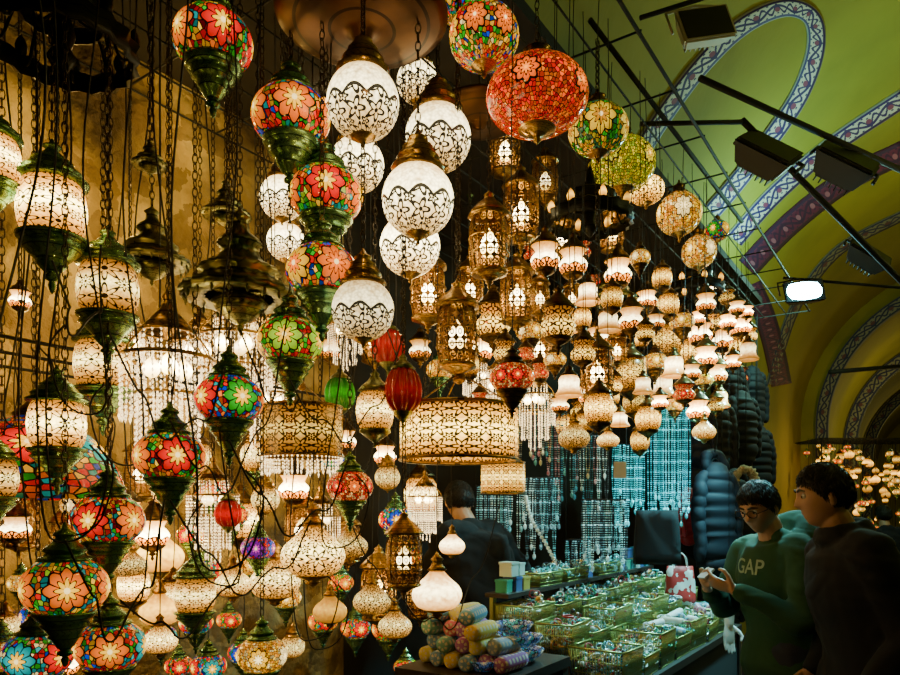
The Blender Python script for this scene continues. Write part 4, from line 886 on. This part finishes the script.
def person(loc,rz,H,arms,head_pitch,head_yaw,lean,top,trou,shoe,label,glasses=False,bulk=1.,hood=False,hairlen=0.,text=None,collar=False):
    r=root('person',loc,label,'person',rz=rz); k=H/1.75; S=Matrix.Scale(k,4)
    def ln(p):
        p=Vector(p); 
        if p.z>.95: p=p+Vector((0,-lean*(p.z-.95)**1.3,-.35*lean*lean*(p.z-.95)))
        return p
    B=MB(); X=Vector((1,0,0))
    tor=[ln(q) for q in[(0,0,.88),(0,.005,1.0),(0,0,1.12),(0,-.01,1.26),(0,.0,1.38),(0,.012,1.45)]]
    lim(B,tor,[.10,.10,.095,.108,.10,.055],20,(X,1.55))
    nk=ln((0,.005,1.44)); hd=ln((0,-.02,1.535)); lim(B,[nk,ln((0,-.005,1.49)),hd],[.064,.057,.057],14)
    HM=Matrix.Translation(hd+Vector((0,-.01,.0)))@Matrix.Rotation(head_yaw,4,'Z')@Matrix.Rotation(head_pitch,4,'X')@Matrix.Translation((0,-.012,.085))
    headmesh(B,HM)
    for s in(-1,1):
        B.sph((0,0,0),1,12,8,M=HM@Matrix.Translation((s*.076,.008,-.005))@Matrix.Rotation(s*.35,4,'Z')@Matrix.Diagonal((.010,.018,.032,1)))
    C1=MB();C2=MB()
    lim(C1,[ln((0,0,.86))]+tor,[.135*bulk,.14*bulk,.128*bulk,.13*bulk,.135*bulk,.125*bulk,.068],24,(X,1.5))
    for si,s in enumerate((1,-1)):
        sh=ln((s*.175,.005,1.40)); el,wr,hd_,pn=arms[si]; el=Vector(el);wr=Vector(wr)
        lim(B,[ln((s*.09,0,1.38)),sh,(sh+el)/2,el,(el+wr)/2,wr],[.06,.058,.048,.042,.038,.028],14)
        hand(B,wr,Vector(hd_),Vector(pn),.55,s)
        cf=el+(wr-el)*.93
        lim(C1,[ln((s*.07,0,1.385)),sh,(sh+el)/2,el,(el+wr)/2,cf],[.085*bulk,.08*bulk,.068*bulk,.062*bulk,.055*bulk,.042],16)
        hip=Vector((s*.09,0,.9)); kn=Vector((s*.105,-.02,.49)); an=Vector((s*.11,.015,.09))
        lim(B,[hip,(hip+kn)/2,kn,(kn+an)/2+Vector((0,.02,.03)),an],[.09,.078,.056,.052,.036],14)
        lim(B,[an+Vector((0,.03,-.045)),an+Vector((0,-.06,-.05)),an+Vector((0,-.15,-.06))],[.034,.036,.024],12)
        lim(C2,[hip+Vector((-s*.01,0,.06)),(hip+kn)/2,kn,(kn+an)/2,an+Vector((0,0,.0))],[.115,.098,.078,.072,.068],16)
        sm=MB(); lim(sm,[an+Vector((0,.035,-.04)),an+Vector((0,-.07,-.045)),an+Vector((0,-.17,-.052))],[.046,.047,.036],14); 
        for q in range(len(sm.v)): sm.v[q].z=max(sm.v[q].z,.001)
        sm.v=[v*k for v in sm.v]
        ob('shoe',sm.mesh('shoe',shoe),r)
    lim(C2,[(0,0,.84),(0,0,.92),(0,0,.98)],[.12,.12,.115],18,(X,1.4))
    for m_ in(B,C1,C2): m_.v=[v*k for v in m_.v]
    bo=ob('body',vox(B,.0055,'body',SKIN,1),r)
    if hood:
        ring=[ln((.122*cos(a),.045+.12*sin(a)-.015,1.46+.055*sin(a)))*k for a in [2*pi*i/20 for i in range(20)]]
        C1.tube(ring,[.030+.048*max(0,sin(2*pi*i/20)) for i in range(20)],10,closed=True)
    if collar:
        ring=[ln((.084*cos(a),.005+.084*sin(a)-.005,1.475+.02*sin(a)))*k for a in [2*pi*i/20 for i in range(20)]]
        C1.tube(ring,.030,10,closed=True)
        ring=[ln((.080*cos(a),.005+.080*sin(a)-.005,1.50+.02*sin(a)))*k for a in [2*pi*i/20 for i in range(20)]]
        C1.tube(ring,.022,10,closed=True)
    cme=vox(C1,.011,'top',top,3,.017)
    co=ob('hoodie' if hood else 'jacket',cme,r); ob('trousers',vox(C2,.012,'trousers',trou,3,.008),r)
    HB=MB()
    def hl(d):
        f=-d.y
        sb=.30*math.exp(-((abs(d.x)-.97)/.10)**2)
        line=.50*max(0,f)**.8-.14*(1-abs(d.y))**1.5 if f>0 else -.14*(1-abs(d.y))**1.5-.55*(-f)-hairlen
        return d.z-line+sb*.5
    headmesh(HB,S@HM,1,.016,hl); ob('hair',HB.mesh('hair',HAIR),r)
    for s in(-1,1):
        e=MB(); e.sph((0,0,0),.0115,12,8,mat=0,M=S@HM@Matrix.Translation((s*.028,-.0750,.011))); e.sph((0,0,0),.0065,10,6,mat=1,M=S@HM@Matrix.Translation((s*.028,-.0822,.009)))
        ob('eye',e.mesh('eye',[EYEW,EYED]),r)
        bw=MB().tube([S@HM@Vector((s*.012,-.093,.030)),S@HM@Vector((s*.03,-.091,.036)),S@HM@Vector((s*.050,-.078,.030))],[.0045,.0052,.0025],6,caps=True); ob('eyebrow',bw.mesh('brow',HAIR),r)
    if glasses:
        g=MB()
        for s in(-1,1):
            g.tube([S@HM@Vector((s*.031+.024*cos(a),-.102,.008+.017*sin(a))) for a in [2*pi*i/16 for i in range(16)]],.0026,5,closed=True)
            g.tube([S@HM@Vector((s*.055,-.101,.012)),S@HM@Vector((s*.077,-.06,.012)),S@HM@Vector((s*.079,.012,.012))],.0024,5)
        g.tube([S@HM@Vector((-.008,-.103,.012)),S@HM@Vector((.008,-.103,.012))],.0024,5); ob('glasses',g.mesh('gl',BLACK),r)
    if text:
        tc=bpy.data.curves.new('t','FONT'); tc.body=text; tc.size=.10; tc.align_x='CENTER'; tc.align_y='CENTER'; tc.offset=.001
        to=bpy.data.objects.new('t',tc); COL.objects.link(to); dg=bpy.context.evaluated_depsgraph_get(); tm=bpy.data.meshes.new_from_object(to.evaluated_get(dg)); bpy.data.objects.remove(to)
        bm=bmesh.new(); bm.from_mesh(tm); bmesh.ops.subdivide_edges(bm,edges=[e for e in bm.edges if e.calc_length()>.02],cuts=3)
        bmesh.ops.triangulate(bm,faces=bm.faces[:])
        bv=BVHTree.FromPolygons([v.co for v in cme.vertices],[tuple(p.vertices) for p in cme.polygons])
        for v in bm.verts:
            o_=Vector((v.co.x-.01,-.6,v.co.y+1.33*k)); h=bv.ray_cast(o_,Vector((0,1,0)))
            v.co=(h[0] if h[0] else Vector((o_.x,-.2,o_.z)))+Vector((0,-.006,0))
        bm.to_mesh(tm); bm.free(); tm.materials.clear(); tm.materials.append(m_plain('pale_letters',(.26,.34,.22),.8)); ob('chest_lettering',tm,r)
    return r
GREENC=m_plain('green_fleece',(.016,.06,.028),.95,var=.12,sc=40); JEAN=m_plain('dark_jeans',(.02,.025,.05),.9); NAVYJ=m_plain('dark_navy_cloth',(.001,.003,.012),.9,var=.1,sc=20); BLK=m_plain('black_cloth_top',(.0012,.001,.001),.98)
p1=P(780,510,3.3); p1.z=0
R1=radians(-76)
person(p1,R1,1.78,[((.27,-.10,1.12),(.10,-.31,1.24),(-.55,-.5,.25),(-.5,.3,.6)),((-.27,-.10,1.12),(-.10,-.31,1.23),(.5,-.5,.25),(.5,.3,.6))],radians(24),radians(18),.10,GREENC,JEAN,BLK,'man in a green hoodie and glasses looking down at his hands',glasses=True,hood=True,text='GAP')
hp=p1+Matrix.Rotation(R1,3,'Z')@Vector((0,-.395,1.33))
ob('phone',MB().box((0,0,0),(.055,.009,.065)).mesh('ph',m_plain('phone_white',(.5,.5,.5),.3),False),None,hp,'small pale phone held in the hands of the man in green','phone').rotation_euler=(radians(-50),0,R1)
p2=P(868,510,2.72); p2.z=0
person(p2,radians(-98),1.82,[((.26,.03,1.12),(.24,-.12,.90),(0,-.3,-1),(-1,-.1,0)),((-.26,.03,1.12),(-.24,-.12,.90),(0,-.3,-1),(1,-.1,0))],radians(8),radians(-4),.20,NAVYJ,JEAN,BLK,'man in a dark navy jacket standing with arms down, in profile',bulk=1.14,collar=True)
p3=P(487,510,4.08); p3.z=0
person(p3,radians(-135),1.84,[((.25,-.20,1.15),(.2,-.42,1.15),(0,-1,-.1),(0,0,-1)),((-.34,-.02,1.12),(-.40,-.20,1.0),(-.2,-.6,-.4),(0,0,-1))],radians(20),radians(-30),.34,BLK,JEAN,BLK,'shopkeeper in black leaning over behind the stall, seen from behind',bulk=1.28)
p4=P(886,510,8); p4.z=0
person(p4,radians(180),1.68,[((.26,.02,1.12),(.25,-.05,.88),(0,-.2,-1),(-1,0,0)),((-.26,.02,1.12),(-.25,-.05,.88),(0,-.2,-1),(1,0,0))],0,0,.03,NAVYJ,JEAN,BLK,'distant person in dark clothes walking away')
hb=MB(); hand(hb,Vector((0,0,0)),Vector((0,0,-1)),Vector((0,-1,0)),.12,1); hb.tube([(0,0,.06),(0,0,0)],[.03,.026],12,caps=True)
hpos=P(729,624,4.0); mh=ob('mannequin_hand',vox(hb,.004,'mh',m_plain('white_plastic',(.75,.78,.78),.35),1),None,hpos,'white mannequin hand hanging fingers down by the stall','mannequin hand'); mh.rotation_euler=(0,0,.3)
ob('string',MB().tube([(0,0,.08),(0,0,GZ-hpos.z)],.0015,4).mesh('s',BLACK),mh)
# distant lamp stall
rp=P(860,510,11.5); r=root('lamp_stand',(rp.x,rp.y,0),'dark frame of a distant stall hung with lamps','stand')
b=MB()
for sx in(-.9,.9):
    for sy in(-.5,.5): b.tube([(sx,sy,0),(sx,sy,2.75)],.01,6)
for i in range(9): b.tube([(-.9,-.5+i*.125,2.75),(.9,-.5+i*.125,2.75)],.006,5)
for sx in(-.9,0,.9): b.tube([(sx,-.5,2.75),(sx,.5,2.75)],.008,5)
ob('frame',b.mesh('fr',RODM),r)
SG='lamps at the distant stall'
for i in range(120):
    x=random.uniform(806,905); y=random.uniform(446,548); kd,m,l=random.choice([('cup',G_AMBER,'small glowing cup lamp at the distant stall'),('mosaic',M_AMBER,'small amber mosaic lamp at the distant stall'),('mosaic',M_RED,'small red mosaic lamp at the distant stall'),('teardrop',G_AMBER,'small golden drop lamp at the distant stall'),('minibarrel',F_BARREL2,'small filigree lantern at the distant stall')])
    lamp(kd,x,y,random.uniform(5,9),Y=random.uniform(11.05,11.95),mats={GS:m},label=l,hang='cord',ztop=2.75,group=SG)
# ---------------------------------------------------------------- camera
cd=bpy.data.cameras.new('camera'); cam=bpy.data.objects.new('camera',cd); COL.objects.link(cam)
cam.location=(0,0,CZ); cam.rotation_euler=(pi/2,0,0); cd.sensor_width=36; cd.lens=28; cd.shift_y=(YH-337.5)/900; cd.clip_start=.05; cd.clip_end=100
bpy.context.scene.camera=cam
